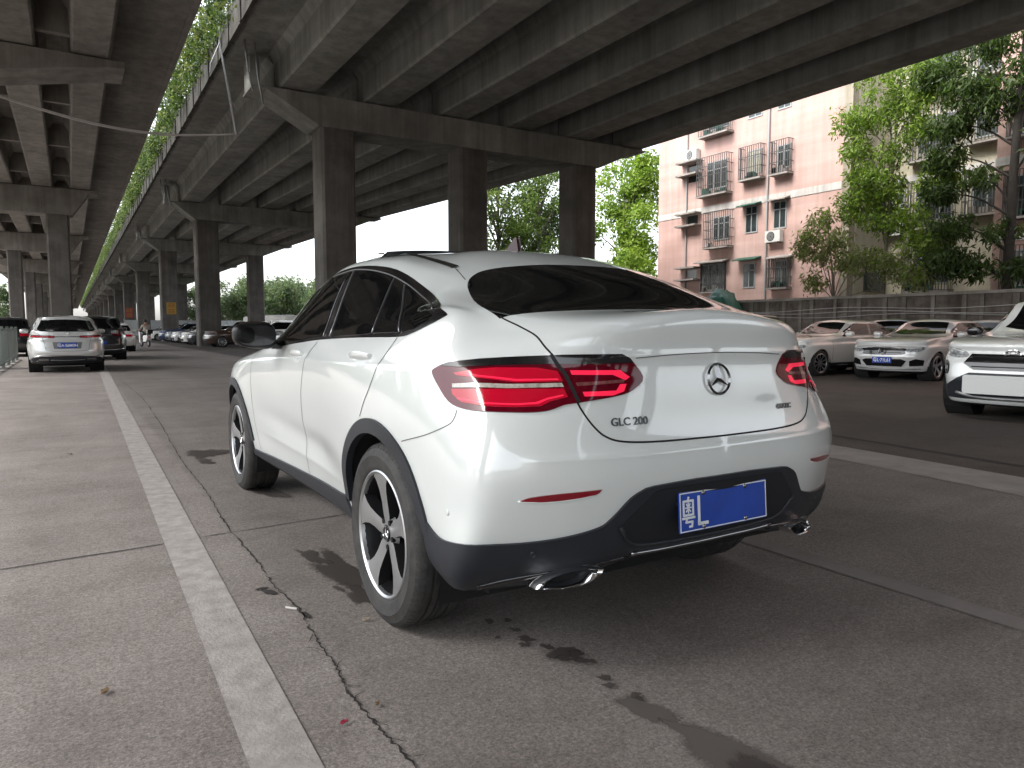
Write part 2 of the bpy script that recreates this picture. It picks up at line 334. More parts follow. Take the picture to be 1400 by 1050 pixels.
# ---------------------------------------------------------------- wheels
def wheel(name, parent, x, y, z, rad=.367, wid=.235, rim=.257, sg=1, spokes=5, detail=True, dark=False):
    """wheel with its axle along y; sg=+1 has its face towards +y"""
    w = bpy.data.objects.new(name, None); w.empty_display_size = .1; COL.objects.link(w); w.parent = parent
    w.location = (x, y, z); w.rotation_euler = (0, 0, 0 if sg > 0 else PI)
    h = wid / 2; n = 96 if detail else 32
    b = MB(); pr = [(rim - .006, h - .022), (rim + .004, h - .006), (rim + .018, h + .001), (rad - .055, h + .004), (rad - .05, h + .0065), (rad - .045, h + .003), (rad - .022, h - .005), (rad - .008, h - .016), (rad, h - .036)]
    if detail:
        for g in (.045, .012):
            pr += [(rad, g + .007), (rad - .008, g + .006), (rad - .008, g - .006), (rad, g - .007)]
    full = pr + [(r, -q) for r, q in pr[::-1]]
    b.lathe(full, n)
    if detail:                                                         # shoulder tread blocks
        for k in range(72):
            a = 2 * PI * k / 72
            for s_ in (1, -1):
                P = [(rad - .020, s_ * (h - .004)), (rad - .004, s_ * (h - .020)), (rad + .002, s_ * (h - .040)), (rad - .012, s_ * (h - .040)), (rad - .03, s_ * (h - .012))]
                V = []
                for da in (-.028, .028):
                    V += [(r * math.cos(a + da), q, r * math.sin(a + da)) for r, q in P]
                m5 = len(P); b.add(V, [(i, (i + 1) % m5, m5 + (i + 1) % m5, m5 + i) for i in range(m5)] + [tuple(range(m5)), tuple(range(2 * m5 - 1, m5 - 1, -1))])
    b.build('tyre', M['rubber'], w, sharp=40)
    r = MB(); e = h - .006
    r.lathe([(rim - .004, e - .018), (rim + .001, e), (rim - .006, e + .003), (rim - .014, e - .004), (rim - .018, e - .02)], n, 0)    # machined lip
    r.lathe([(rim - .017, e - .018), (rim - .03, e - .05), (rim - .035, -h + .03), (.07, -h + .05)], n // 2, 1)                      # dark barrel and back
    if dark: sm = 1
    else: sm = 0
    R1 = rim - .010
    for k in range(spokes):
        a = 2 * PI * k / spokes + PI / 2 - .08
        prof = [(.030, .036, e - .030), (.075, .031, e - .027), (.125, .031, e - .022), (.170, .036, e - .016), (.205, .050, e - .011), (R1, .085, e - .006)] if spokes == 5 else [(.03, .022, e - .03), (.12, .016, e - .024), (R1, .024, e - .008)]
        co, si = math.cos(a), math.sin(a); V = []; F = []; mm = []
        for (s_, hw, d) in prof:
            hw = min(hw, s_ * .72)
            for t, dd in ((-hw - .006, d - .05), (-hw - .002, d - .012), (-hw, d), (-hw * .33, d + .0025), (hw * .33, d + .0025), (hw, d), (hw + .002, d - .012), (hw + .006, d - .05)):
                V.append((s_ * co - t * si, dd, s_ * si + t * co))
        for i in range(len(prof) - 1):
            for j in range(7): F.append((i * 8 + j, i * 8 + j + 1, i * 8 + 9 + j, i * 8 + 8 + j)); mm.append(sm if 2 <= j <= 4 else 1)
        kk = len(r.V); r.V += V; r.F += [tuple(i + kk for i in f) for f in F]; r.M += mm
    r.lathe([(.001, e - .026), (.04, e - .026), (.062, e - .028), (.075, e - .05)], 40, sm)
    o = r.build('rim', [M['alloy'], M['rim_black']], w, sharp=30)
    if detail:
        c = MB(); c.lathe([(.001, e - .0205), (.026, e - .021), (.034, e - .023), (.036, e - .030)], 32)
        hc = c.build('hub_cap', M['rim_black'], w, smooth=True)
        s_ = MB(); ring_star(s_, .0285, .003, e - .020, axis='y'); s_.build('emblem', M['chrome'], hc)
        for k in range(5):
            a = 2 * PI * (k + .5) / 5 + PI / 2 - .08; l = MB()
            l.lathe([(.001, e - .0225), (.0105, e - .0225), (.0115, e - .026), (.0115, e - .05)], 14, 0, 1, (.056 * math.cos(a), 0, .056 * math.sin(a)))
            l.build('lug_bolt', M['rim_black'], w, smooth=False)
        d = MB(); d.lathe([(.06, -.01), (.165, -.01), (.165, -.035), (.06, -.035)], 48); d.box((.15, -.02, .06), (.06, .07, .16), 0)
        d.build('brake_disc', M['iron'], w)
    return w
def ring_star(b, r, t, y, axis='y', m=0):
    """three-pointed star inside a ring, facing +y (or -x)"""
    def mp(u, v, d): return (u, y + d, v) if axis == 'y' else (y - d, u, v)
    n = 40; V = []; F = []
    for i in range(n):
        a = 2 * PI * i / n
        for (rr, d) in ((r - t, 0), (r - t * .5, t * .7), (r, 0)): V.append(mp(rr * math.sin(a), rr * math.cos(a), d))
    for i in range(n):
        j = (i + 1) % n
        for k in (0, 1): F.append((i * 3 + k, i * 3 + k + 1, j * 3 + k + 1, j * 3 + k))
    b.add(V, F, m)
    for k in range(3):
        a = 2 * PI * k / 3; q = PI / 3
        tip = (r * .97 * math.sin(a), r * .97 * math.cos(a)); l = (r * .17 * math.sin(a - q), r * .17 * math.cos(a - q)); g = (r * .17 * math.sin(a + q), r * .17 * math.cos(a + q))
        V = [mp(*tip, t * .15), mp(*l, 0), mp(0, 0, t * 1.0), mp(*g, 0)]
        b.add(V, [(0, 1, 2), (0, 2, 3)], m)
def text_mesh(name, body, size, mats, parent, mtx, ext=.003, bevel=.0006, align='LEFT', sx=1, bold=0):
    cu = bpy.data.curves.new(name, 'FONT'); cu.body = body; cu.size = size; cu.extrude = ext; cu.bevel_depth = bevel; cu.align_x = align; cu.offset = bold; cu.resolution_u = 4
    o = bpy.data.objects.new(name + '_tmp', cu); COL.objects.link(o)
    bpy.context.view_layer.update()
    me = bpy.data.meshes.new_from_object(o.evaluated_get(bpy.context.evaluated_depsgraph_get()))
    bpy.data.objects.remove(o); bpy.data.curves.remove(cu); me.name = name
    me.transform(Matrix.Diagonal((sx, 1, 1, 1))); me.transform(mtx); me.materials.clear(); me.materials.append(mats)
    return link(bpy.data.objects.new(name, me), parent)
def face_mtx(loc, right, up):
    r = Vector(right).normalized(); u = Vector(up).normalized(); n = r.cross(u)
    m = Matrix((r, u, n)).transposed().to_4x4(); m.translation = Vector(loc); return m

# ---------------------------------------------------------------- the white coupe in the foreground
CAR_AT = (1.9456, 2.6848, 0)
def main_car():
    car = empty('coupe_suv', 'large white coupe SUV with black lower cladding parked nearest on the concrete, seen from behind', 'car', CAR_AT, PI / 2)
    S = Skin(coupe_rows(), 10, 14, -.1, coupe_lines)
    WZ = .367; RW, FW = (0, WZ), (2.873, WZ)
    body = S.body('body', M['white_paint'], car, (RW, FW), .44, .5, None, 14)
    # arch liners
    for (x, z), nm in ((RW, 'r'), (FW, 'f')):
        for sg in (1, -1):
            b = MB(); V = []; F = []; n = 28
            for i in range(n + 1):
                a = R(-25 + 230 * i / n)
                for (r, y) in ((.424, .935), (.43, .45), (.02, .45)): V.append((x + r * math.cos(a), sg * y * (1 if r > .1 else 1), z + r * math.sin(a)))
            for i in range(n):
                for k in (0, 1): F.append((3 * i + k, 3 * i + k + 1, 3 * i + 4 + k, 3 * i + 3 + k))
            for v in range(len(V)):                                     # keep the liner lip just inside the skin
                if v % 3 == 0:
                    p, _ = S.pr('side', V[v][0], max(V[v][2], .33), sg); V[v] = (V[v][0], p[1] - sg * .004, V[v][2])
            b.add(V, F); b.build('arch_liner', M['liner'], car, fix=False)
    fl = MB(); fl.box2((-.50, -.70, .24), (3.25, .70, .34)); fl.box2((-.45, -.42, .20), (.4, .42, .3)); fl.build('underbody', M['liner'], car)
    # black wheel-arch cladding, sills, bumper
    for sg in (1, -1):
        S.patch('wheel_arch_trim', arc(0, WZ, .470, 7, 166, 40) + arc(0, WZ, .411, 166, 7, 36), 'side', M['cladding'], car, .010, .03, .025, sg)
        S.patch('wheel_arch_trim', arc(2.873, WZ, .465, 12, 173, 40) + arc(2.873, WZ, .411, 173, 12, 36), 'side', M['cladding'], car, .010, .03, .025, sg)
        S.patch('side_sill', [(.40, .318), (.47, .43), (.60, .418), (1.36, .389), (2.2, .368), (2.44, .362), (2.49, .318)], 'side', M['cladding'], car, .011, .04, .03, sg)
    top = [(73.4, .56), (70, .527), (67.8, .510), (65.6, .499), (63.5, .495), (60.9, .498), (57.2, .507), (53.3, .511), (50, .511), (47.3, .512), (44.5, .515), (41, .521), (38.4, .528), (36, .536), (33, .549), (31.4, .563), (29, .600), (26.5, .641), (23.8, .664), (20.8, .674), (9, .681)]
    low = [(0, .418), (14, .418), (26, .40), (36, .365), (48, .345), (60, .342), (67, .352), (70.4, .39), (71.5, .46)]
    half = spline(low, 4) + spline(top, 2)
    bp = S.patch('rear_bumper_cladding', half + [(-a, z) for a, z in half[::-1]], 'cyl', M['cladding'], car, .009, .05, .02)
    # panel round the number plate: flat, the hollow's shade put in as darker black, with a raised frame
    rec = [(28.6, .545), (20.6, .655), (18.5, .662), (0, .664), (-18.5, .662), (-20.6, .655), (-28.6, .545), (-25.5, .478), (-18, .462), (0, .460), (18, .462), (25.5, .478)]
    rp = S.patch('plate_recess', rec, 'cyl', M['trim_matt'], bp, .0115, .004, .02)
    S.rod('recess_edge', rec[6:] + rec[:1], 'cyl', M['cladding'], bp, .007, .012, 1, 4)
    S.rod('bumper_strip', [(25, .436), (17, .431), (9, .431), (0, .431), (-9, .431), (-17, .431), (-25, .436)], 'cyl', M['dark_chrome'], bp, .0085, .012, 1, 5)
    for sg in (1, -1):                                                  # lower lip ledge running from the strip to the exhaust
        S.rod('lower_lip', [(26, .418), (33, .412), (41, .400), (50, .375), (56, .352)], 'cyl', M['trim'], bp, .011, .006, sg, 5)
        S.patch('reflector', spline([(46.8, .6553), (45.1, .6662), (40.9, .674), (36.2, .678), (32.6, .6805), (33.8, .6655), (38.4, .655), (42.7, .6505), (45.8, .6512)], 3, True, (0, 4)), 'cyl', M['red_dark2'], car, .004, .01, .01, sg)
        S.rod('reflector_groove', [(47.2, .6535), (42.7, .6485), (38.4, .653), (33.6, .664)], 'cyl', M['white_paint'], body, .003, .002, sg, 4)
        # exhaust finisher: bright lens-shaped frame, dark inside
        ol = [(.702, .352), (.685, .371), (.65, .391), (.60, .405), (.53, .409), (.470, .399), (.476, .387), (.51, .365), (.57, .351), (.64, .347)]
        ol = spline(ol, 4, True, (0, 5)); cy = sum(p[0] for p in ol) / len(ol); cz = sum(p[1] for p in ol) / len(ol)
        b = MB(); n = len(ol); V = []
        for k, (sc, dx) in enumerate(((1, .06), (1, -.012), (.93, -.018), (.80, -.010), (.76, .05))):
            for p in ol:
                y = cy + (p[0] - cy) * sc; z = cz + (p[1] - cz) * sc
                V.append((S.pr('rear', min(max(y, .44), .70), .415)[0][0] - .022 + dx, sg * y, z))
        F = [(k * n + i, k * n + (i + 1) % n, (k + 1) * n + (i + 1) % n, (k + 1) * n + i) for k in range(4) for i in range(n)]
        b.add(V, F); b.add(V[4 * n:], [tuple(range(n))], 1)
        b.build('exhaust_tip', [M['chrome'], M['gap']], car, sharp=40)
        for (a, z) in ((61, .591), (45.4, .474), (14, .60)):
            p, nn = S.pr('cyl', a, z, sg); s_ = MB(); s_.lathe([(.0005, .001), (.0085, .001), (.0105, .0), (.0108, -.006)], 20, 0, 2)
            o = s_.build('parking_sensor', M['white_paint'] if z > .55 and a > 40 else M['cladding'], car if a > 40 and z > .55 else bp, smooth=True)
            q = Vector(nn).to_track_quat('Z', 'Y'); o.rotation_mode = 'QUATERNION'; o.rotation_quaternion = q; o.location = Vector(p + nn * (.003 if z > .55 and a > 40 else .012))
    # lamps
    TL = [(69.0, 1.0373), (68.4, 1.0546), (64.7, 1.0758), (57.5, 1.089), (49.8, 1.0977), (42.5, 1.1044), (35.4, 1.1073), (28.1, 1.1079), (26.2, 1.096), (23.0, 1.0318), (24.9, .9966), (28.3, .975), (37.3, .954), (39.8, .948), (42.4, .932), (45.2, .926), (49.6, .9255), (53.2, .926), (59, .930), (62.8, .9483), (66.4, .9944)]
    for sg in (1, -1):
        t = S.patch('taillight', spline(TL, 3, True, (7, 8)), 'cyl', M['red_dark'], car, .006, .012, .012, sg)
        S.patch('upper_trim', [(65.6, 1.0715), (64.5, 1.0755), (57.5, 1.0885), (49.8, 1.0972), (42.5, 1.1039), (35.4, 1.1068), (28.2, 1.1074), (26.4, 1.096), (25.6, 1.080), (31.7, 1.0785), (41.8, 1.0765), (53.4, 1.0690), (62, 1.0600), (66.5, 1.0630)], 'cyl', M['trim'], t, .0085, .004, .012, sg)
        for nm, mt, pts in (('light_bar', 'red', [(62.9, 1.0414), (58, 1.055), (53.9, 1.0615), (45.2, 1.0634), (41.3, 1.0536), (40.2, 1.0215), (49, 1.0165), (53.4, 1.0235), (62, 1.0335)]),
                            ('light_bar', 'red', [(62.5, .989), (54.8, .9938), (40.0, .9988), (39.2, .9726), (42.3, .9594), (44, .9443), (48.4, .9402), (53.7, .9407), (59.3, .9495), (62, .9724)]),
                            ('reversing_lamp', 'clear', [(62.6, 1.006), (57.8, 1.0118), (50.4, 1.0106), (40.4, 1.0164), (40.0, 1.0043), (50.3, .9978), (56, .9981), (62.3, .9935)]),
                            ('light_bar', 'red_hot', [(38.9, 1.0565), (28.6, 1.056), (26.4, 1.0321), (27.4, 1.0221), (30.2, 1.0404), (38.5, 1.0424)]),
                            ('light_bar', 'red_hot', [(36.4, .9880), (29.5, .9899), (28.6, 1.0101), (27.2, 1.0105), (27.8, .9867), (30.2, .9744), (36.0, .9735)]),
                            ('reversing_lamp', 'clear_dim', [(37.8, 1.0171), (27.6, 1.0251), (27.8, 1.0154), (37.4, 1.0064)]),
                            ('light_bar', 'red_hot', [(61, 1.037), (54, 1.0275), (49, 1.0205), (41, 1.0255), (41.2, 1.030), (49, 1.026), (54, 1.033), (61, 1.0405)]),
                            ('light_bar', 'red_hot', [(60.5, .958), (54, .9475), (48.4, .9465), (44.5, .951), (42.8, .9645), (40, .9755), (40.1, .980), (43, .9695), (45, .956), (48.4, .951), (54, .952), (60.5, .9625)])):
            S.patch(nm, pts, 'cyl', M[mt], t, .0078 if mt != 'red_hot' or pts[0][0] < 50 else .0088, .003, .012, sg)
        S.strip('lamp_seam', [(42.6, 1.1065), (41.2, 1.072), (39.6, 1.0368), (37.1, .9528)], 'cyl', M['gap'], t, .012, .0095, sg, 6)
    # tailgate seam, rear window, panel gaps
    TG = [(.676, 1.243), (.672, 1.225), (.655, 1.201), (.643, 1.173), (.635, 1.136), (.617, 1.096), (.595, 1.029), (.579, .967), (.562, .923), (.533, .878), (.496, .845), (.432, .826), (.285, .817), (0, .815)]
    sp = spline(TG, 5); S.strip('tailgate_seam', sp + [(-a, b_) for a, b_ in sp[-2::-1]], 'rear', M['gap'], body, .0065, .0015, raw=True)
    S.strip('tailgate_crease_shade', [(.36, 1.094), (.2, 1.103), (0, 1.107), (-.2, 1.103), (-.36, 1.094)], 'rear', M['seam_grey'], body, .0035, .001)  # grey strip painted on the fold to stand for its shade
    RWN = [(-.64, 0), (-.632, .30), (-.60, .54), (-.545, .680), (-.40, .688), (-.236, .636), (-.150, .590), (-.105, .535), (-.095, .47), (-.122, .32), (-.142, .12)]
    RWN = RWN + [(a, -b_) for a, b_ in RWN[:0:-1]]
    S.patch('rear_window', spline(RWN, 4, True, (3, len(RWN) - 3)), 'top', M['glass'], car, .002, .006, .04)
    for sg in (1, -1):
        S.strip('tailgate_seam', [(-.125, .590), (.05, .548)], 'top', M['gap'], body, .004, .001, sg)
        b = S.strip('roof_strip', [(.045, .547), (.18, .547), (.284, .544), (.493, .535), (.8, .53), (1.1, .528), (1.35, .52)], 'top', M['trim'], car, .034, .006, sg)
        # side glass
        DLO = [(-.392, 1.247), (-.244, 1.287), (-.018, 1.352), (.224, 1.423), (.441, 1.469), (.721, 1.499), (.98, 1.508), (1.27, 1.492), (1.52, 1.447), (1.76, 1.362), (1.96, 1.255), (2.09, 1.155), (2.10, 1.075), (1.8, 1.078), (1.47, 1.103), (.936, 1.134), (.347, 1.151), (-.088, 1.158), (-.212, 1.172), (-.33, 1.205), (-.39, 1.230)]
        d = S.patch('window_surround', spline(DLO, 3, True, (12,)), 'side', M['trim'], car, .003, .006, .03, sg)
        S.patch('side_window', [(.935, 1.482), (1.25, 1.466), (1.50, 1.420), (1.74, 1.335), (1.93, 1.235), (2.02, 1.15), (1.92, 1.105), (1.49, 1.122), (.93, 1.152), (.955, 1.25), (.98, 1.363), (.965, 1.44)], 'side', M['glass'], d, .0055, .004, .04, sg)
        S.patch('side_window', [(.865, 1.482), (.664, 1.470), (.393, 1.432), (.33, 1.416), (.28, 1.299), (.225, 1.170), (.345, 1.163), (.755, 1.151), (.83, 1.36)], 'side', M['glass'], d, .0055, .004, .04, sg)
        S.patch('side_window', [(.285, 1.403), (.18, 1.375), (.075, 1.293), (-.08, 1.176), (.185, 1.172), (.235, 1.299)], 'side', M['glass'], d, .0055, .004, .04, sg)
        S.patch('side_window', [(.138, 1.368), (-.05, 1.310), (-.20, 1.270), (-.312, 1.240), (-.31, 1.222), (-.21, 1.187), (-.125, 1.178), (.03, 1.293)], 'side', M['glass'], d, .0055, .004, .04, sg)
        for pts, r_ in (([(.893, 1.484), (.851, 1.359), (.775, 1.152)], .0055), ([(.97, 1.445), (.957, 1.363), (.929, 1.254), (.890, 1.150)], .003), ([(.307, 1.410), (.256, 1.299), (.203, 1.171)], .0045), ([(.158, 1.372), (.051, 1.293), (-.105, 1.176)], .0045),
                       ([(1.25, 1.474), (.927, 1.489), (.664, 1.472), (.393, 1.433), (.152, 1.378), (-.076, 1.313), (-.29, 1.259)], .0032)):
            S.rod('window_trim', pts, 'side', M['chrome_dull'], d, r_, .006, sg, 6, 5)
        # doors
        S.strip('door_seam', [(.97, 1.124), (1.046, 1.067), (1.085, 1.005), (1.131, .902), (1.156, .84), (1.172, .698), (1.20, .56), (1.21, .40)], 'side', M['gap'], body, .005, .001, sg)
        S.strip('door_seam', [(-.095, 1.157), (-.02, 1.063), (.041, .965), (.105, .889), (.145, .831)], 'side', M['gap'], body, .005, .001, sg)
        S.strip('door_seam', [(2.30, 1.05), (2.33, .9), (2.33, .7), (2.31, .5), (2.28, .38)], 'side', M['gap'], body, .005, .001, sg)
        S.strip('bumper_seam', [(60.4, .9245), (60.8, .896), (62.3, .8725), (69, .828), (79.7, .782)], 'cyl', M['seam_grey'], body, .0035, .001, sg)
        for x0, z0 in ((.215, 1.068), (1.275, 1.048)):
            pk = S.patch('handle_pocket_shade', [(x0 + .075 * math.cos(a) + (-.035), z0 - .012 + .030 * math.sin(a)) for a in np.linspace(0, 2 * PI, 28, endpoint=False)], 'side', M['pocket_shade_grey'], body, .0006, 0, .02, sg)  # flat oval, shade of the hollow put into its grey colour
            hb = MB(); V = []; L = []
            for i in range(13):
                x = x0 - .115 + .23 * i / 12; p, nn = S.pr('side', x, z0 + .004 - .003 * (i - 6) / 6, sg); o_ = .004 + .026 * math.sin(PI * min(1, max(0, (i + .6) / 13.2))) ** .45
                hh = .0165 - .004 * abs(i - 6) / 6
                L.append([p + nn * (o_ - .02) + np.array([0, 0, hh]), p + nn * o_ + np.array([0, 0, hh * .75]), p + nn * (o_ + .003), p + nn * (o_ - .001) - np.array([0, 0, hh * .8]), p + nn * (o_ - .02) - np.array([0, 0, hh])])
            V = [q for l in L for q in l]; F = [(i * 5 + j, i * 5 + j + 1, i * 5 + 6 + j, i * 5 + 5 + j) for i in range(12) for j in range(4)] + [(0, 1, 2, 3, 4), tuple(12 * 5 + j for j in (4, 3, 2, 1, 0))]
            hb.add(V, F); hb.build('door_handle', M['white_paint'], car, sharp=50)
        # mirror
        mb = bmesh.new(); bmesh.ops.create_icosphere(mb, subdivisions=4, radius=1)
        for v in mb.verts:
            x, y, z = v.co; e = .62
            x, y, z = [math.copysign(abs(c) ** e, c) for c in (x, y, z)]
            x *= (1 - .18 * y) if x > 0 else .75
            v.co = (1.655 + .105 * x - .03 * y, sg * (1.035 + .125 * y), 1.152 + .075 * z * (1 - .12 * y) + .008 * y)
        if sg < 0: bmesh.ops.reverse_faces(mb, faces=mb.faces)
        mr = bmobj('side_mirror', mb, M['mirror_black'], car, True)
        f = MB(); f.tube([(1.71, sg * .84, 1.10), (1.69, sg * .90, 1.095), (1.67, sg * .97, 1.105)], .028, 10); f.build('mirror_foot', M['trim'], mr, smooth=True)
        g = MB(); ang = np.linspace(0, 2 * PI, 32, endpoint=False)
        g.add([(1.573, sg * (1.035 + .105 * math.copysign(abs(math.cos(a)) ** .7, math.cos(a))), 1.152 + .058 * math.copysign(abs(math.sin(a)) ** .7, math.sin(a))) for a in ang], [tuple(range(32))])
        g.build('mirror_glass', M['mirror'], mr)
        # front lamps and grille keep the unseen end complete
        S.patch('headlight', spline([(.42, .90), (.55, .885), (.70, .84), (.70, .76), (.60, .74), (.45, .77)], 4, True), 'front', M['lamp'], car, .006, .01, .03, sg)
    S.patch('front_grille', [(-.36, .56), (.36, .56), (.40, .70), (.34, .80), (-.34, .80), (-.40, .70)], 'front', M['trim'], car, .006, .01, .04)
    S.patch('front_bumper_cladding', [(-.68, .30), (.68, .30), (.72, .44), (.4, .47), (-.4, .47), (-.72, .44)], 'front', M['cladding'], car, .008, .02, .04)
    S.patch('windscreen', spline([(1.66, .50), (1.80, .55), (2.05, .60), (2.28, .64), (2.36, .42), (2.40, 0), (2.36, -.42), (2.28, -.64), (2.05, -.60), (1.80, -.55), (1.66, -.50), (1.63, 0)], 3, True), 'top', M['glass'], car, .003, .004, .05)
    # raised sunroof panel
    g = MB(); P = []
    for i in range(13):
        y = -.46 + .92 * i / 12; z0 = S.pr('top', 1.0, abs(y) if y >= 0 else abs(y))[0][2]
        P.append((y, z0))
    V = []
    for k, (x, dz) in enumerate(((1.42, .004), (.96, .038), (.94, .034), (.96, .020), (1.42, -.006))):
        V += [(x + .06 * (y / .46) ** 2 * (1 if x < 1 else -1), y, S.pr('top', x, abs(y))[0][2] + dz) for y, z in P]
    F = [(k * 13 + i, k * 13 + i + 1, (k + 1) * 13 + i + 1, (k + 1) * 13 + i) for k in range(4) for i in range(12)]
    g.add(V, F); g.build('sunroof', M['trim'], car, sharp=30)
    fin = MB(); fin.prism([(0.40, 1.55), (.56, 1.565), (.47, 1.622), (.44, 1.645), (.425, 1.645)], 1, -.011, .011); fin.build('antenna_fin', M['fin_red'], car, bevel=.005)
    # badges and plate
    def rearpt(y, z, off=.004):
        p, nn = S.pr('rear', y, z); return p + nn * off, nn
    p, nn = rearpt(0, 1.013, .010)
    s_ = MB(); ring_star(s_, .058, .010, 0, axis='x')
    em = s_.build('emblem', M['chrome_badge'], car); em.location = p; em.rotation_euler = (0, math.asin(-nn[2]) * -1 if False else -math.asin(nn[2]) * -1, 0)
    em.rotation_euler = (0, math.asin(nn[2]), 0)
    for body_, y0, z0, size, sx in (('GLC 200', .474, .877, .037, 1.06), ('4MATIC', -.318, .889, .027, .98)):
        p, nn = rearpt(y0, z0, .003)
        # letters follow the curve of the tailgate
        pr_, _ = rearpt(y0 - .13, z0, .003); rt = Vector(pr_ - p)
        up = Vector((-nn[2], 0, -nn[0])) ; up = Vector(nn).cross(rt).normalized()
        text_mesh('badge_lettering', body_, size, M['chrome_badge'], car, face_mtx(p, rt, up), .0022, 0, 'LEFT', sx, .0005)
    pl = MB(); pl.box2((-.006, -.22, -.07), (0, .22, .07)); plate = pl.build('number_plate', M['plate_blue'], car, bevel=.002)
    pz = .568; px_ = S.pr('rear', 0, pz)[0][0] - .026
    plate.location = (px_, .0, pz); plate.rotation_euler = (0, R(4), R(0))
    fr = MB()
    for lo, hi in (((-.0075, -.217, -.067), (-.0062, .217, -.0635)), ((-.0075, -.217, .0635), (-.0062, .217, .067)), ((-.0075, -.217, -.0635), (-.0062, -.2135, .0635)), ((-.0075, .2135, -.0635), (-.0062, .217, .0635))): fr.box2(lo, hi)
    fr.build('plate_border', M['plate_white'], plate)
    b = MB()
    def st(y0, z0, y1, z1, w=.0085):                                    # a stroke between two points on the plate face (y runs left)
        d = Vector((y1 - y0, z1 - z0)).normalized(); n_ = Vector((-d.y, d.x)) * w / 2; e = d * w * .35
        q = [(y0 - e.x + n_.x, z0 - e.y + n_.y), (y1 + e.x + n_.x, z1 + e.y + n_.y), (y1 + e.x - n_.x, z1 + e.y - n_.y), (y0 - e.x - n_.x, z0 - e.y - n_.y)]
        b.prism(q, 0, -.0078, -.0060)
    for q in ((.176, .050, .180, .040), (.200, .038, .156, .038), (.200, .038, .200, -.010), (.156, .038, .156, -.010), (.200, -.010, .156, -.010), (.205, -.020, .150, -.020), (.185, -.020, .190, -.034), (.190, -.034, .160, -.034), (.160, -.034, .163, -.050), (.163, -.050, .174, -.050)): st(*q, .0075)
    for q in ((.191, .015, .165, .015), (.178, .032, .178, -.003), (.186, .028, .182, .020), (.170, .028, .174, .020), (.177, .014, .188, .002), (.179, .014, .168, .002)): st(*q, .0042)
    for q in ((.128, .047, .128, -.046), (.128, -.046, .088, -.046)): st(*q, .011)
    b.build('plate_characters', M['plate_white'], plate)
    for y, z in ((.105, .058), (-.105, .058), (.105, -.058), (-.105, -.058)):
        s_ = MB(); s_.lathe([(.0005, -.010), (.006, -.010), (.0085, -.0075), (.009, -.005)], 16, 0, 0, (0, y, z)); s_.build('plate_screw', M['dark_chrome'], plate, smooth=True)
    for x in (0, 2.873):
        for sg in (1, -1): wheel('wheel', car, x, sg * .802, WZ, sg=sg)
    return car
M['mirror_black'] = mat('mirror_black', (.006, .006, .007), .38, spec=.25)
M['fin_red'] = mat('dark_maroon_plastic', (.035, .008, .010), .35)
M['trim_matt'] = mat('recess_black', (.012, .014, .018), .5, spec=.4)
M['seam_grey'] = mat('seam_and_fold_shade', (.10, .10, .10), .7)
M['pocket_shade_grey'] = mat('handle_pocket_shade', (.55, .57, .56), .4)
M['red_dark2'] = mat('reflector_red', (.22, .004, .012), .2, coat=1)
M['clear_dim'] = mat('smoked_lens', (.20, .06, .06), .12, coat=1, var=.4, scale=50)
M['chrome_dull'] = mat('satin_trim', (.30, .30, .31), .3, 1)
M['chrome_badge'] = mat('badge_chrome', (.16, .165, .17), .18, 1)
M['mirror'] = mat('mirror_glass', (.03, .03, .032), .03, 0)
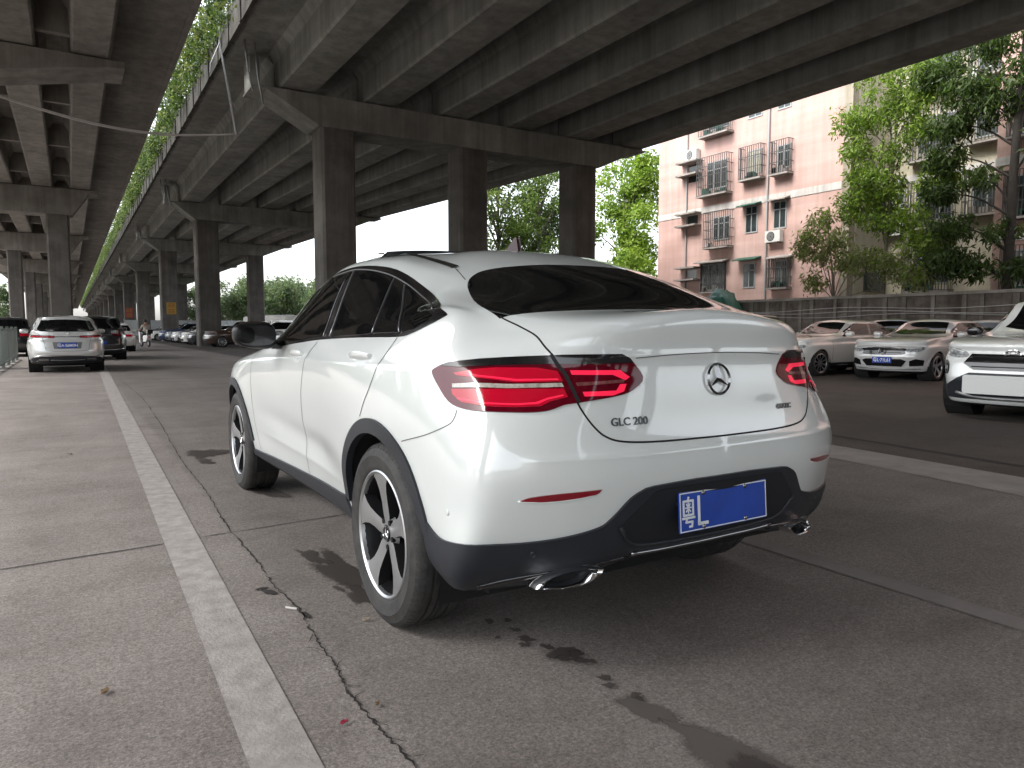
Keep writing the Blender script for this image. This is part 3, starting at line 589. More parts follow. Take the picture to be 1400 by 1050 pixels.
# ---------------------------------------------------------------- materials of the place
def concrete(name, c1, c2, scale=.7, streak=True, rough=.85, bump=.25, sf=.6):
    m = bpy.data.materials.new(name); m.use_nodes = True; nt = m.node_tree; b = nt.nodes['Principled BSDF']; L = nt.links.new
    b.inputs['Roughness'].default_value = rough; b.inputs['Specular IOR Level'].default_value = .25
    g = nt.nodes.new('ShaderNodeNewGeometry')
    def noise(sc, det, vec=None, ro=.6):
        n = nt.nodes.new('ShaderNodeTexNoise'); n.inputs['Scale'].default_value = sc; n.inputs['Detail'].default_value = det; n.inputs['Roughness'].default_value = ro
        L(vec or g.outputs['Position'], n.inputs['Vector']); return n
    def ramp(inp, a, b_, ca, cb):
        r = nt.nodes.new('ShaderNodeValToRGB'); r.color_ramp.elements[0].position = a; r.color_ramp.elements[1].position = b_
        r.color_ramp.elements[0].color = (*ca, 1); r.color_ramp.elements[1].color = (*cb, 1); L(inp, r.inputs['Fac']); return r
    def mix(a, b_, f, t='MULTIPLY'):
        x = nt.nodes.new('ShaderNodeMix'); x.data_type = 'RGBA'; x.blend_type = t
        if isinstance(f, float): x.inputs[0].default_value = f
        else: L(f, x.inputs[0])
        L(a, x.inputs[6]); L(b_, x.inputs[7]); return x.outputs[2]
    col = ramp(noise(scale, 8).outputs['Fac'], .35, .68, c1, c2).outputs['Color']
    fine = ramp(noise(22, 6).outputs['Fac'], .3, .7, (.84, .84, .84), (1, 1, 1)).outputs['Color']
    col = mix(col, fine, .8)
    if streak:
        mp = nt.nodes.new('ShaderNodeMapping'); mp.inputs['Scale'].default_value = (2.2, 2.2, .12); L(g.outputs['Position'], mp.inputs['Vector'])
        st = ramp(noise(1.0, 6, mp.outputs['Vector'], .7).outputs['Fac'], .38, .60, (.52, .50, .47), (1, 1, 1)).outputs['Color']
        col = mix(col, st, sf)
        mp2 = nt.nodes.new('ShaderNodeMapping'); mp2.inputs['Scale'].default_value = (1, .05, 1); L(g.outputs['Position'], mp2.inputs['Vector'])
        st2 = ramp(noise(1.3, 5, mp2.outputs['Vector']).outputs['Fac'], .40, .62, (.80, .79, .77), (1, 1, 1)).outputs['Color']
        col = mix(col, st2, .7)
    L(col, b.inputs['Base Color'])
    bp = nt.nodes.new('ShaderNodeBump'); bp.inputs['Strength'].default_value = bump; bp.inputs['Distance'].default_value = .02
    L(noise(30, 8).outputs['Fac'], bp.inputs['Height']); L(bp.outputs['Normal'], b.inputs['Normal'])
    return m
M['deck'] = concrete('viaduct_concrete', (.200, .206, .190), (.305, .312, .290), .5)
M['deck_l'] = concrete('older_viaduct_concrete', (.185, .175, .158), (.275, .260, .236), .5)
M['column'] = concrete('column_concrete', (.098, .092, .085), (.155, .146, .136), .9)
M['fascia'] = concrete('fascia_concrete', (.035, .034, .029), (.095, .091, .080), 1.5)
M['yellow'] = mat('yellow_sign', (.34, .21, .03), .6); M['sign_red'] = mat('sign_red', (.24, .05, .035), .6)
M['wire'] = mat('cable_grey', (.42, .40, .38), .6); M['steel'] = mat('galvanised_steel', (.30, .31, .31), .45, .6, var=.2, scale=8)
def ground_mat():
    m = bpy.data.materials.new('concrete_paving'); m.use_nodes = True; nt = m.node_tree; b = nt.nodes['Principled BSDF']; L = nt.links.new
    tc = nt.nodes.new('ShaderNodeTexCoord'); P = tc.outputs['Object']
    def noise(sc, det=6, ro=.6, vec=None, dist=0):
        n = nt.nodes.new('ShaderNodeTexNoise'); n.inputs['Scale'].default_value = sc; n.inputs['Detail'].default_value = det; n.inputs['Roughness'].default_value = ro; n.inputs['Distortion'].default_value = dist
        L(vec or P, n.inputs['Vector']); return n.outputs['Fac']
    def ramp(inp, a, b_, ca, cb):
        r = nt.nodes.new('ShaderNodeValToRGB'); r.color_ramp.elements[0].position = a; r.color_ramp.elements[1].position = b_
        r.color_ramp.elements[0].color = (*ca, 1); r.color_ramp.elements[1].color = (*cb, 1); L(inp, r.inputs['Fac']); return r.outputs['Color']
    def mix(a, b_, f, t='MULTIPLY'):
        x = nt.nodes.new('ShaderNodeMix'); x.data_type = 'RGBA'; x.blend_type = t
        if isinstance(f, (int, float)): x.inputs[0].default_value = f
        else: L(f, x.inputs[0])
        L(a, x.inputs[6]); L(b_, x.inputs[7]); return x.outputs[2]
    # left bay is rougher pinkish concrete, the aisle right of the crack is smoother and darker, further right asphalt
    sx = nt.nodes.new('ShaderNodeSeparateXYZ'); L(P, sx.inputs[0])
    wob = nt.nodes.new('ShaderNodeMath'); wob.operation = 'MULTIPLY_ADD'; L(noise(3, 4), wob.inputs[0]); wob.inputs[1].default_value = .10; L(sx.outputs[0], wob.inputs[2])
    mr = nt.nodes.new('ShaderNodeMapRange'); mr.inputs[1].default_value = .80; mr.inputs[2].default_value = .86; L(wob.outputs[0], mr.inputs[0])
    left = ramp(noise(.9, 8, .65), .32, .70, (.300, .270, .252), (.420, .382, .358))
    right = ramp(noise(.5, 8, .62), .32, .70, (.245, .221, .204), (.345, .314, .291))
    base = mix(left, right, mr.outputs[0], 'MIX')
    mr2 = nt.nodes.new('ShaderNodeMapRange'); mr2.inputs[1].default_value = 5.9; mr2.inputs[2].default_value = 6.3; L(wob.outputs[0], mr2.inputs[0])
    asph = ramp(noise(.35, 8, .7), .3, .7, (.080, .070, .064), (.125, .108, .098))
    base = mix(base, asph, mr2.outputs[0], 'MIX')
    # far aisle: darker worn lane between the rows of cars
    mp = nt.nodes.new('ShaderNodeMapping'); mp.inputs['Scale'].default_value = (.9, .06, 1); L(P, mp.inputs['Vector'])
    base = mix(base, ramp(noise(1.2, 6, .6, mp.outputs[0]), .42, .62, (.78, .77, .76), (1, 1, 1)), .5)
    mp2 = nt.nodes.new('ShaderNodeMapping'); mp2.inputs['Scale'].default_value = (.25, 2.2, 1); L(P, mp2.inputs['Vector'])
    base = mix(base, ramp(noise(1.2, 7, .7, mp2.outputs[0], .4), .36, .60, (.80, .79, .78), (1.0, 1.0, 1.0)), .6)
    base = mix(base, ramp(noise(2.3, 9, .75, None, .8), .40, .50, (.78, .765, .76), (1, 1, 1)), .55)
    base = mix(base, ramp(noise(38, 5, .75), .34, .66, (.60, .59, .585), (1.20, 1.20, 1.20)), .75)
    base = mix(base, ramp(noise(95, 4, .75), .36, .64, (.50, .495, .49), (1.28, 1.28, 1.28)), .85)
    base = mix(base, ramp(noise(260, 2, .6), .40, .62, (.70, .70, .70), (1.12, 1.12, 1.12)), .6)
    v = nt.nodes.new('ShaderNodeTexVoronoi'); v.inputs['Scale'].default_value = 3.2; L(P, v.inputs['Vector'])
    base = mix(base, ramp(v.outputs['Distance'], .025, .05, (.45, .44, .43), (1, 1, 1)), .55)
    L(base, b.inputs['Base Color'])
    rr = nt.nodes.new('ShaderNodeMapRange'); rr.inputs[3].default_value = .62; rr.inputs[4].default_value = .80; L(noise(.8, 6), rr.inputs[0]); L(rr.outputs[0], b.inputs['Roughness'])
    b.inputs['Specular IOR Level'].default_value = .28
    bp = nt.nodes.new('ShaderNodeBump'); bp.inputs['Strength'].default_value = .35; bp.inputs['Distance'].default_value = .006
    L(noise(110, 6, .7), bp.inputs['Height']); bp2 = nt.nodes.new('ShaderNodeBump'); bp2.inputs['Strength'].default_value = .25; bp2.inputs['Distance'].default_value = .03
    L(noise(5, 6), bp2.inputs['Height']); L(bp.outputs['Normal'], bp2.inputs['Normal']); L(bp2.outputs['Normal'], b.inputs['Normal'])
    return m
def flat(name, polys, z, m, kind='structure'):
    b = MB()
    for p in polys: b.add([(x, y, z) for x, y in p], [tuple(range(len(p)))])
    o = b.build(name, m)
    bm = bmesh.new(); bm.from_mesh(o.data)
    for f in bm.faces:
        if f.normal.z < 0: f.normal_flip()
    bm.to_mesh(o.data); bm.free()
    if kind: tag(o, kind=kind)
    return o
def ribbon(pts, w, jag=0, seed=1, wv=0):
    """quads along a 2D path"""
    r = random.Random(seed); P = [Vector((p[0], p[1])) for p in pts]; L = []; Rr = []
    for i, p in enumerate(P):
        t = (P[min(i + 1, len(P) - 1)] - P[max(i - 1, 0)]).normalized(); n = Vector((-t.y, t.x)); q = p + n * r.uniform(-jag, jag); ww = w * (1 + r.uniform(-wv, wv)) / 2
        L.append(q + n * ww); Rr.append(q - n * ww)
    return [[tuple(L[i]), tuple(Rr[i]), tuple(Rr[i + 1]), tuple(L[i + 1])] for i in range(len(P) - 1)]
def blob(cx, cy, rx, ry, rot=0, seed=0, n=40, rough=.22):
    r = random.Random(seed); ph = [r.uniform(0, 6.28) for _ in range(6)]; am = [r.uniform(.3, 1) * rough / (k + 1) ** .6 for k in range(6)]; out = []
    for i in range(n):
        a = 2 * PI * i / n; s = 1 + sum(am[k] * math.sin((k + 2) * a + ph[k]) for k in range(6))
        x, y = rx * s * math.cos(a), ry * s * math.sin(a); out.append((cx + x * math.cos(rot) - y * math.sin(rot), cy + x * math.sin(rot) + y * math.cos(rot)))
    return out
def soft_stain(name, blobs, col, rough, z0):
    m = bpy.data.materials.new(name); m.use_nodes = True; nt = m.node_tree; b = nt.nodes['Principled BSDF']; L = nt.links.new
    b.inputs['Base Color'].default_value = (*col, 1); b.inputs['Roughness'].default_value = rough; b.inputs['Specular IOR Level'].default_value = .35
    at = nt.nodes.new('ShaderNodeAttribute'); at.attribute_name = 'wet'; tc = nt.nodes.new('ShaderNodeTexCoord')
    n = nt.nodes.new('ShaderNodeTexNoise'); n.inputs['Scale'].default_value = 28; n.inputs['Detail'].default_value = 8; n.inputs['Roughness'].default_value = .7; L(tc.outputs['Object'], n.inputs['Vector'])
    a = nt.nodes.new('ShaderNodeMath'); a.operation = 'MULTIPLY_ADD'; L(n.outputs['Fac'], a.inputs[0]); a.inputs[1].default_value = 1.0; L(at.outputs['Fac'], a.inputs[2])
    r = nt.nodes.new('ShaderNodeMapRange'); r.interpolation_type = 'SMOOTHSTEP'; r.inputs[1].default_value = .62; r.inputs[2].default_value = 1.05; r.inputs[4].default_value = .80; L(a.outputs[0], r.inputs[0])
    t = nt.nodes.new('ShaderNodeBsdfTransparent'); x = nt.nodes.new('ShaderNodeMixShader'); L(r.outputs[0], x.inputs[0]); L(t.outputs[0], x.inputs[1]); L(b.outputs[0], x.inputs[2]); L(x.outputs[0], nt.nodes['Material Output'].inputs['Surface'])
    V = []; F = []; A = []
    for k, P in enumerate(blobs):
        cx = sum(p[0] for p in P) / len(P); cy = sum(p[1] for p in P) / len(P); z = z0 + k * .00025; n_ = len(P); o = len(V)
        V.append((cx, cy, z)); A.append(1.0)
        for s_, w_ in ((.45, .95), (.75, .62), (1.0, .28), (1.3, 0)): V += [(cx + (p[0] - cx) * s_, cy + (p[1] - cy) * s_, z) for p in P]; A += [w_] * n_
        for i in range(n_):
            j = (i + 1) % n_; F.append((o, o + 1 + i, o + 1 + j))
            for q in range(3): F.append((o + 1 + q * n_ + i, o + 1 + (q + 1) * n_ + i, o + 1 + (q + 1) * n_ + j, o + 1 + q * n_ + j))
    o = mesh(name, V, F, m); at_ = o.data.attributes.new('wet', 'FLOAT', 'POINT'); at_.data.foreach_set('value', np.array(A, dtype=np.float32)); tag(o, kind='structure'); return o
def make_ground():
    flat('ground', [[(-400, -150), (400, -150), (400, 700), (-400, 700)]], 0, ground_mat())
    worn = mat('worn_white_paint', (.26, .238, .223), .85, var=.0, col2=(.41, .38, .36), scale=11, bump=.2, bscale=90)
    flat('lane_line', [[(.345, .2), (.515, .2), (.83, 20.4), (1.2, 46), (1.0, 46), (.61, 20.54)]], .004, worn)
    faded = mat('faded_paint', (.185, .166, .155), .85, col2=(.24, .218, .205), scale=5)
    flat('faded_line', [[(3.15, -.5), (3.29, -.5), (3.29, 12), (3.15, 12)]], .004, faded)
    flat('kerb_band', [[(5.55, 1.0), (6.30, 1.0), (6.62, 4.6), (7.0, 9), (6.35, 9), (5.95, 4.1)]], .004, mat('pale_concrete_strip', (.21, .19, .175), .85, col2=(.31, .28, .26), scale=3, bump=.2))
    flat('gutter', [[(6.72, 1.0), (6.80, 1.0), (7.30, 5.2), (7.8, 9.5), (7.7, 9.5), (7.20, 5.2)]], .004, mat('gutter_dirt', (.03, .027, .024), .9))
    dark = mat('crack_dark', (.028, .025, .023), .95)
    cr = [(.95, 18.84), (.99, 16), (1.01, 13.69), (.93, 10.3), (.82, 7.24), (.80, 5.6), (.76, 4.52), (.77, 3.8), (.76, 3.35), (.78, 3.0), (.76, 2.7), (.75, 2.4), (.73, 2.19), (.74, 1.95), (.75, 1.75), (.77, 1.2)]
    P = spline(cr, 16)
    polys = ribbon(P, .0065, .0065, 3, .8)
    r = random.Random(5)
    for i in range(6, len(P) - 4, 9):                                   # small side branches and crumbled lips
        a = r.uniform(-1, 1); s = r.choice((-1, 1)); x, y = P[i]; polys += ribbon([(x, y), (x + s * r.uniform(.01, .03), y + a * .05), (x + s * r.uniform(.02, .05), y + a * .07)], .003, .003, i, .5)
    polys += [blob(.72, 3.27, .020, .05, .3, 9, 18), blob(.70, 3.33, .03, .012, .2, 10, 14), blob(.79, 2.92, .012, .04, 0, 11, 14)]
    flat('pavement_crack', polys, .0045, dark)
    jt = mat('joint_dirt', (.062, .056, .052), .95)
    J = []
    for y0 in (4.32, 9.4, 14.5, 19.6, 24.7, -1): J += ribbon(spline([(-9, y0 - .25), (-3, y0 - .12), (0, y0 - .02), (.8, y0 + .05), (3, y0 + .2), (6, y0 + .3)], 10), .010, .006, int(y0 * 10) + 50, .6)
    flat('slab_joint', J, .003, jt)
    W = [blob(1.09, 3.35, .075, .34, .12, 1, 60, .4), blob(1.03, 3.66, .045, .14, .3, 2, 30, .4), blob(1.06, 3.02, .05, .13, 0, 3, 30, .4), blob(1.0, 3.14, .018, .04, 0, 33, 16, .3)]
    W += [blob(1.06, 7.3, .14, .30, -.2, 4, 40, .3), blob(.99, 6.85, .06, .14, 0, 5, 30, .3), blob(1.18, 5.35, .10, .22, .2, 6, 40, .4)]
    W += [blob(1.55, .95, .085, .26, .08, 7, 50, .14), blob(1.52, 1.20, .05, .12, .1, 8, 30, .2)]
    for k, (x, y, s) in enumerate(((1.45, 2.33, .018), (1.44, 2.24, .026), (1.41, 2.20, .02), (1.47, 2.14, .022), (1.49, 2.07, .046), (1.52, 2.03, .03), (1.47, 2.03, .024), (1.53, 1.965, .02), (1.51, 1.99, .018), (1.50, 1.84, .020), (1.48, 1.79, .018), (1.51, 1.69, .020), (1.40, 2.45, .02), (1.47, 2.42, .016), (1.35, 2.3, .012))): W.append(blob(x, y, s, s * 1.1, k, 30 + k, 22, .35))
    soft_stain('wet_patch', W, (.070, .060, .055), .45, .005)
    soft_stain('damp_patch', [blob(1.53, 1.30, .07, .28, .1, 60, 40, .2), blob(1.49, 1.62, .05, .10, .1, 61, 30, .3)], (.125, .110, .101), .7, .0018)
    # litter
    o = MB(); o.tube([(0, -.028, .006), (0, .028, .006)], .005, 8); o = o.build('paper_scrap', mat('paper', (.55, .53, .50), .8), fix=True); o.location = (.755, 3.02, 0); o.rotation_euler = (0, 0, .7); tag(o, 'small white rolled paper scrap lying in the pavement crack', 'litter')
    def petal(name, x, y, s, m, label, cat, rz):
        b = MB(); n = 10; V = []
        for i in range(n): a = 2 * PI * i / n; V.append((s * math.cos(a), s * .6 * math.sin(a), .004 + .006 * math.cos(2 * a) ** 2))
        b.add(V + [(v[0], v[1], v[2] + .002) for v in V], [tuple(range(n - 1, -1, -1)), tuple(range(n, 2 * n))] + [(i, (i + 1) % n, n + (i + 1) % n, n + i) for i in range(n)])
        o = b.build(name, m); o.location = (x, y, .005); o.rotation_euler = (0, 0, rz); tag(o, label, cat)
    lf = mat('dry_leaf', (.16, .10, .05), .8)
    petal('flower_petal', .655, 2.03, .014, mat('crimson_petal', (.30, .01, .04), .6), 'single crimson flower petal on the concrete right of the painted line', 'petal', .3)
    petal('leaf', .05, 2.62, .020, lf, 'small dry brown leaf lying on the left of the painted line', 'leaf', 1.2)
    petal('leaf', .98, 2.73, .016, mat('pale_leaf', (.35, .28, .2), .8), 'pale crumpled leaf beside the near rear tyre of the white coupe', 'leaf', .2)
    petal('leaf', -.05, 7.9, .03, lf, 'dry leaf on the concrete between painted line and silver car', 'leaf', 2.2)
    petal('leaf', .78, 2.08, .012, lf, 'tiny brown leaf beside the crack nearest the camera', 'leaf', .9)
# ---------------------------------------------------------------- viaducts
def girder_seg(name, xa, xb, ya, yb, z0, z1, wb, wt, m, parent):
    b = MB(); V = []
    for x, y in ((xa, ya), (xb, yb)):
        for dx, z in ((-wb / 2 + .06, z0), (wb / 2 - .06, z0), (wb / 2, z0 + .07), (wt / 2 - .05, z1 - .3), (wt / 2 + .15, z1), (-wt / 2 - .15, z1), (-wt / 2 + .05, z1 - .3), (-wb / 2, z0 + .07)): V.append((x + dx, y, z))
    b.add(V, [(i, (i + 1) % 8, 8 + (i + 1) % 8, 8 + i) for i in range(8)] + [tuple(range(7, -1, -1)), tuple(range(8, 16))])
    return b.build(name, m, parent)
def lerp_tab(tab, y):
    return float(np.interp(y, [t[0] for t in tab], [t[1] for t in tab]))
def column(parent, x, y, w, ztop, m, sign=None):
    b = MB(); c = .09; h = w / 2
    b.prism([(-h + c, -h), (h - c, -h), (h, -h + c), (h, h - c), (h - c, h), (-h + c, h), (-h, h - c), (-h, -h + c)], 2, -.2, ztop)
    o = b.build('column', m, parent); o.location = (x, y, 0)
    return o
def pier_cap(parent, xs, y, xl, xr, zb, zt, depth, m, ear=True, tl=None, tr=None):
    """front outline in x,z: flat over the columns, soffit rising to both tips"""
    a = xs[0] - .75; b_ = xs[-1] + .75; zl = zb + .92 * (zt - zb) if tl is None else tl; zr = zb + .92 * (zt - zb) if tr is None else tr
    P = [(a, zb), (b_, zb), (xr - .5, zr), (xr, zr + .03), (xr, zt), (xl, zt), (xl, zl + .03), (xl + .5, zl)]
    b = MB(); b.prism([(x, z) for x, z in P], 1, y - depth / 2, y + depth / 2)
    if ear:
        for x0, x1 in ((xl, xl + .32), (xr - .32, xr)): b.box2((x0, y - depth * .32, zt - .01), (x1, y + depth * .32, zt + 1.05))
    for x in np.linspace(xl + 1.4, xr - 1.4, 6): b.box2((x - .3, y - .55, zt - .01), (x + .3, y + .55, zt + .09))
    return b.build('pier_cap', m, parent)
BENTS = [-106, -76, -50, -25, .9, 26.7, 52.8, 75.2, 103, 129.4, 155.8, 182, 208, 234, 260, 286, 312, 338, 364, 390]; LEFT_EDGE = 9.6
def viaducts():
    k8 = .88; Zs = lambda z: 1.19 + k8 * (z - 1.19)
    # right-hand viaduct: narrows beyond the first visible bent
    v = empty('viaduct', 'concrete road viaduct on the right over the white coupe, with girders on square columns', 'viaduct', (15, 30, 0))
    R0 = (15, 30, 0)
    def rel(o): o.location = (o.location.x - R0[0], o.location.y - R0[1], o.location.z); return o
    edge = [(-160, 23.75), (27.3, 23.65), (52.8, 20.75), (75.7, 19.9), (400, 19.5)]
    zc = 8.43; zt = 9.49; zg = 9.56; zs = 10.81
    for i, y in enumerate(BENTS):
        r = lerp_tab(edge, y); cols = [8.62, 14.25, 19.9] if y < 40 else [8.1, r - 3.9]
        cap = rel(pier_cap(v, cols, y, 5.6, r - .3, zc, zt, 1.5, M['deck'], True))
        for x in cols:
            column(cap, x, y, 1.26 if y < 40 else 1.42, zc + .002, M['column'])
    for i in range(len(BENTS)):
        y0 = BENTS[i - 1] if i else -160; y1 = BENTS[i]
        ra, rb = lerp_tab(edge, y0), lerp_tab(edge, y1)
        for k in range(6):
            xa = 7.17 + (ra - 1.1 - 7.17) * k / 5; xb = 7.17 + (rb - 1.1 - 7.17) * k / 5
            rel(girder_seg('girder', xa, xb, y0 + .04, y1 - .04, zg, zs, 1.28, 1.38, M['deck'], v))
    ys = [-160, 27.3, 52.8, 75.7, 395]
    b = MB(); V = []; F = []
    for y in ys:
        r = lerp_tab(edge, y); V += [(5.03, y, zs - .004), (r, y, zs - .004), (r, y, zs + .33), (5.03, y, zs + .33)]
    for i in range(len(ys) - 1):
        for k in range(4): F.append((4 * i + k, 4 * i + (k + 1) % 4, 4 * i + 4 + (k + 1) % 4, 4 * i + 4 + k))
    F += [(3, 2, 1, 0), tuple(4 * (len(ys) - 1) + k for k in range(4))]
    b.add(V, F); rel(b.build('deck_slab', M['deck'], v))
    b = MB()                                                            # panelled fascia along the gap
    y = -160
    while y < 392: b.box2((4.90, y + .02, zs - .10), (5.025, y + 1.98, zs + .88)); b.box2((4.86, y - .08, zs - .12), (5.05, y + .08, zs + .92)); y += 2
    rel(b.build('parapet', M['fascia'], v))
    b = MB(); V = []; F = []
    for y in ys: r = lerp_tab(edge, y); V += [(r - .02, y, zs - .06), (r + .14, y, zs - .06), (r + .14, y, zs + 1.1), (r - .02, y, zs + 1.1)]
    for i in range(len(ys) - 1):
        for k in range(4): F.append((4 * i + k, 4 * i + (k + 1) % 4, 4 * i + 4 + (k + 1) % 4, 4 * i + 4 + k))
    F += [(3, 2, 1, 0), tuple(4 * (len(ys) - 1) + k for k in range(4))]
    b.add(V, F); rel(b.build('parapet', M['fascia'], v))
    # thin pipes strapped to the cap end
    for y in (25.95, 52.05, 74.5):
        for dx in (0, .32): p = MB(); p.tube([(5.3 + dx, y - .42, 10.75), (5.45 + dx, y - .12, 9.9 - dx * .6), (5.6 + dx, y - .10, 9.2 - dx)], .035, 8); rel(p.build('drain_pipe', M['steel'], v, smooth=True))
    # left-hand viaduct
    w = empty('viaduct', 'older brownish concrete viaduct on the left over the silver car, beside the planted gap', 'viaduct', (-4, 30, 0))
    R0 = (-4, 30, 0)
    zc = 8.17; zt = 9.34; zg = 9.39; zs = 10.62
    for y in (-106, -70, -48, -25, 1, 26.4, 50.6, 75.2, 103, 129, 156, 182, 209, 236, 262, 288, 314, 340, 366, 392):
        cols = [-4.1] if y < 40 else ([-.37, -6.2] if y < 70 else [-.37, -3.8])
        cols = sorted(cols)
        cap = rel(pier_cap(w, cols, y, -LEFT_EDGE + .9, 1.76, zc if y < 40 else 7.84, zt, 1.67 if y < 40 else 1.4, M['deck_l'], False, None, 9.12))
        for x in cols: column(cap, x, y, 1.15 if y < 70 else 1.06, (zc if y < 40 else 7.84) + .002, M['column'])
    for k in range(5):
        x = .86 - 1.89 * k; yy = [-160, -106, -70, -48, -25, 1, 26.4, 50.6, 75.2, 103, 129, 156, 182, 209, 236, 262, 288, 314, 340, 366, 395]
        for i in range(len(yy) - 1): rel(girder_seg('girder', x, x, yy[i] + .04, yy[i + 1] - .04, zg, zs, 1.02, 1.2, M['deck_l'], w))
    for y in np.arange(-50, 210, 7.5):                                  # cross diaphragms between girders
        b = MB(); b.box2((-6.7, y - .12, zg + .25), (.9, y + .12, zs - .02)); rel(b.build('diaphragm', M['deck_l'], w))
    b = MB(); b.box2((-LEFT_EDGE, -160, zs - .004), (3.56, 395, zs + .28)); rel(b.build('deck_slab', M['deck_l'], w))
    for x in (3.5, -LEFT_EDGE + .05): b = MB(); b.box2((x - .1, -160, zs - .06), (x + .1, 395, zs + .95)); rel(b.build('parapet', M['deck_l'], w))
    # painted number boards on two columns
    def board(x, y, z, wd, ht, m1, m2, label, rows):
        o = empty('notice_board', label, 'sign', (x, y, z))
        b = MB(); b.box2((-wd / 2, -.03, -ht / 2), (wd / 2, .0, ht / 2)); b.build('panel', m1, o)
        b = MB(); r = random.Random(3)
        for (z_, n) in rows:
            for i in range(n):
                cx = -wd * .36 + wd * .72 * (i + .5) / n; s = wd * .27 / n * 1.5
                for q in range(3): b.box2((cx - s, -.038, z_ + (q - 1) * s * .9 - .02), (cx + s, -.031, z_ + (q - 1) * s * .9 + .02))
                b.box2((cx - .02, -.039, z_ - s * 1.2), (cx + .02, -.0315, z_ + s * 1.2))
        b.build('lettering', m2, o)
    board(8.2, 75.2 - .74, 3.1, .82, 1.1, M['yellow'], M['sign_red'], 'yellow notice board with red characters on a far column', ((.27, 2), (-.27, 2)))
    board(8.1, 129.4 - .74, 3.7, 1.1, 1.6, M['sign_red'], M['yellow'], 'small red notice board on a distant column', ((.38, 2), (-.36, 2)))
    # hanging pole and the slack cables across the gap
    p = MB(); p.tube([(4.84, 27.3, 11.2), (5.32, 27.3, 8.02)], .05, 8); p.tube([(4.83, 27.3, 11.1), (4.4, 26.6, 10.1), (4.35, 26.4, 9.75)], .02, 6)
    o = p.build('cable_pole', M['steel']); tag(o, 'grey steel pole hanging from the parapet that holds the slack cables', 'pole')
    for k in range(2):
        dz = .035 * k
        pts = spline([(5.31, 27.3, 8.05 + dz * .3), (3.0, 27.3, 7.73 + dz), (.9, 27.3, 7.78 + dz * 1.4), (-1.6, 27.3, 8.24 + dz * 1.2), (-4.8, 27.3, 9.0 + dz), (-7.4, 27.3, 9.42)], 8)
        c = MB(); c.tube(pts, .022, 6); o = c.build('cable', M['wire'], smooth=True); tag(o, 'thin grey cable sagging across the gap between the two viaducts', 'cable', 'slack cables strung between the viaducts')
# ---------------------------------------------------------------- foliage
def leaf_mats(name, cols):
    out = []
    for i, c in enumerate(cols):
        m = mat(f'{name}_{"abcdef"[i]}', c, .55, spec=.35); b = m.node_tree.nodes['Principled BSDF']
        t = m.node_tree.nodes.new('ShaderNodeBsdfTranslucent'); t.inputs[0].default_value = (c[0] * 1.15, c[1] * 1.3, c[2] * .7, 1)
        x = m.node_tree.nodes.new('ShaderNodeMixShader'); x.inputs[0].default_value = .45
        m.node_tree.links.new(b.outputs[0], x.inputs[1]); m.node_tree.links.new(t.outputs[0], x.inputs[2])
        m.node_tree.links.new(x.outputs[0], m.node_tree.nodes['Material Output'].inputs['Surface']); out.append(m)
    return out
LEAF_DARK = leaf_mats('dark_leaf', [(0.027, 0.048, 0.013), (0.043, 0.074, 0.019), (0.071, 0.106, 0.03)])
LEAF_MID = leaf_mats('mid_leaf', [(0.062, 0.106, 0.022), (0.106, 0.163, 0.035), (0.156, 0.206, 0.056)])
LEAF_LIME = leaf_mats('lime_leaf', [(0.115, 0.196, 0.027), (0.182, 0.277, 0.038), (0.25, 0.338, 0.068)])
LEAF_PALE = leaf_mats('pale_leaf', [(0.138, 0.156, 0.056), (0.206, 0.219, 0.094), (0.263, 0.263, 0.144)])
LEAF_FAR = leaf_mats('far_leaf', [(.060, .095, .050), (.095, .135, .070), (.14, .17, .10)])
M['bark'] = mat('bark', (.022, .018, .014), .9, var=.4, scale=6, bump=.5, bscale=20)
M['bark_pale'] = mat('pale_bark', (.14, .125, .10), .9, var=.3, scale=6)
def leaves(name, blobs, twig, per, size, asp, mats, seed, parent=None, droop=.4, off=(0, 0, 0), spread=.22):
    """blobs: (x,y,z,rx,ry,rz,n twigs); every twig carries `per` leaves"""
    g = np.random.default_rng(seed); Vs = []; MI = []
    for (x, y, z, rx, ry, rz, n) in blobs:
        d = g.normal(size=(n, 3)); d /= np.linalg.norm(d, axis=1)[:, None]; d *= (g.random((n, 1)) ** .45)
        c = np.array([x, y, z]) + d * np.array([rx, ry, rz]); tone = g.random(n)
        c = np.repeat(c, per, 0); tone = np.repeat(tone, per); k = len(c)
        c = c + g.normal(size=(k, 3)) * spread * twig
        a = g.normal(size=(k, 3)); a[:, 2] -= droop * 1.6; a /= np.linalg.norm(a, axis=1)[:, None]
        s = g.normal(size=(k, 3)); s = np.cross(a, s); s /= np.linalg.norm(s, axis=1)[:, None]
        L = size * (.6 + .8 * g.random((k, 1))); W = L * asp; nn = np.cross(a, s) * L * .12
        q = np.stack([c, c + a * L * .45 + s * W / 2 + nn, c + a * L, c + a * L * .45 - s * W / 2 + nn], 1)
        Vs.append(q); MI.append(np.clip((tone * .75 + g.random(k) * .35) * len(mats), 0, len(mats) - 1).astype(int))
    V = np.concatenate(Vs).reshape(-1, 3) - np.array(off); n = len(V) // 4; me = bpy.data.meshes.new(name)
    me.vertices.add(4 * n); me.vertices.foreach_set('co', V.ravel()); me.loops.add(4 * n); me.loops.foreach_set('vertex_index', np.arange(4 * n)); me.polygons.add(n)
    me.polygons.foreach_set('loop_start', np.arange(0, 4 * n, 4)); me.update(calc_edges=True)
    for m in mats: me.materials.append(m)
    me.polygons.foreach_set('material_index', np.concatenate(MI).astype(np.int32)); me.update()
    return link(bpy.data.objects.new(name, me), parent)
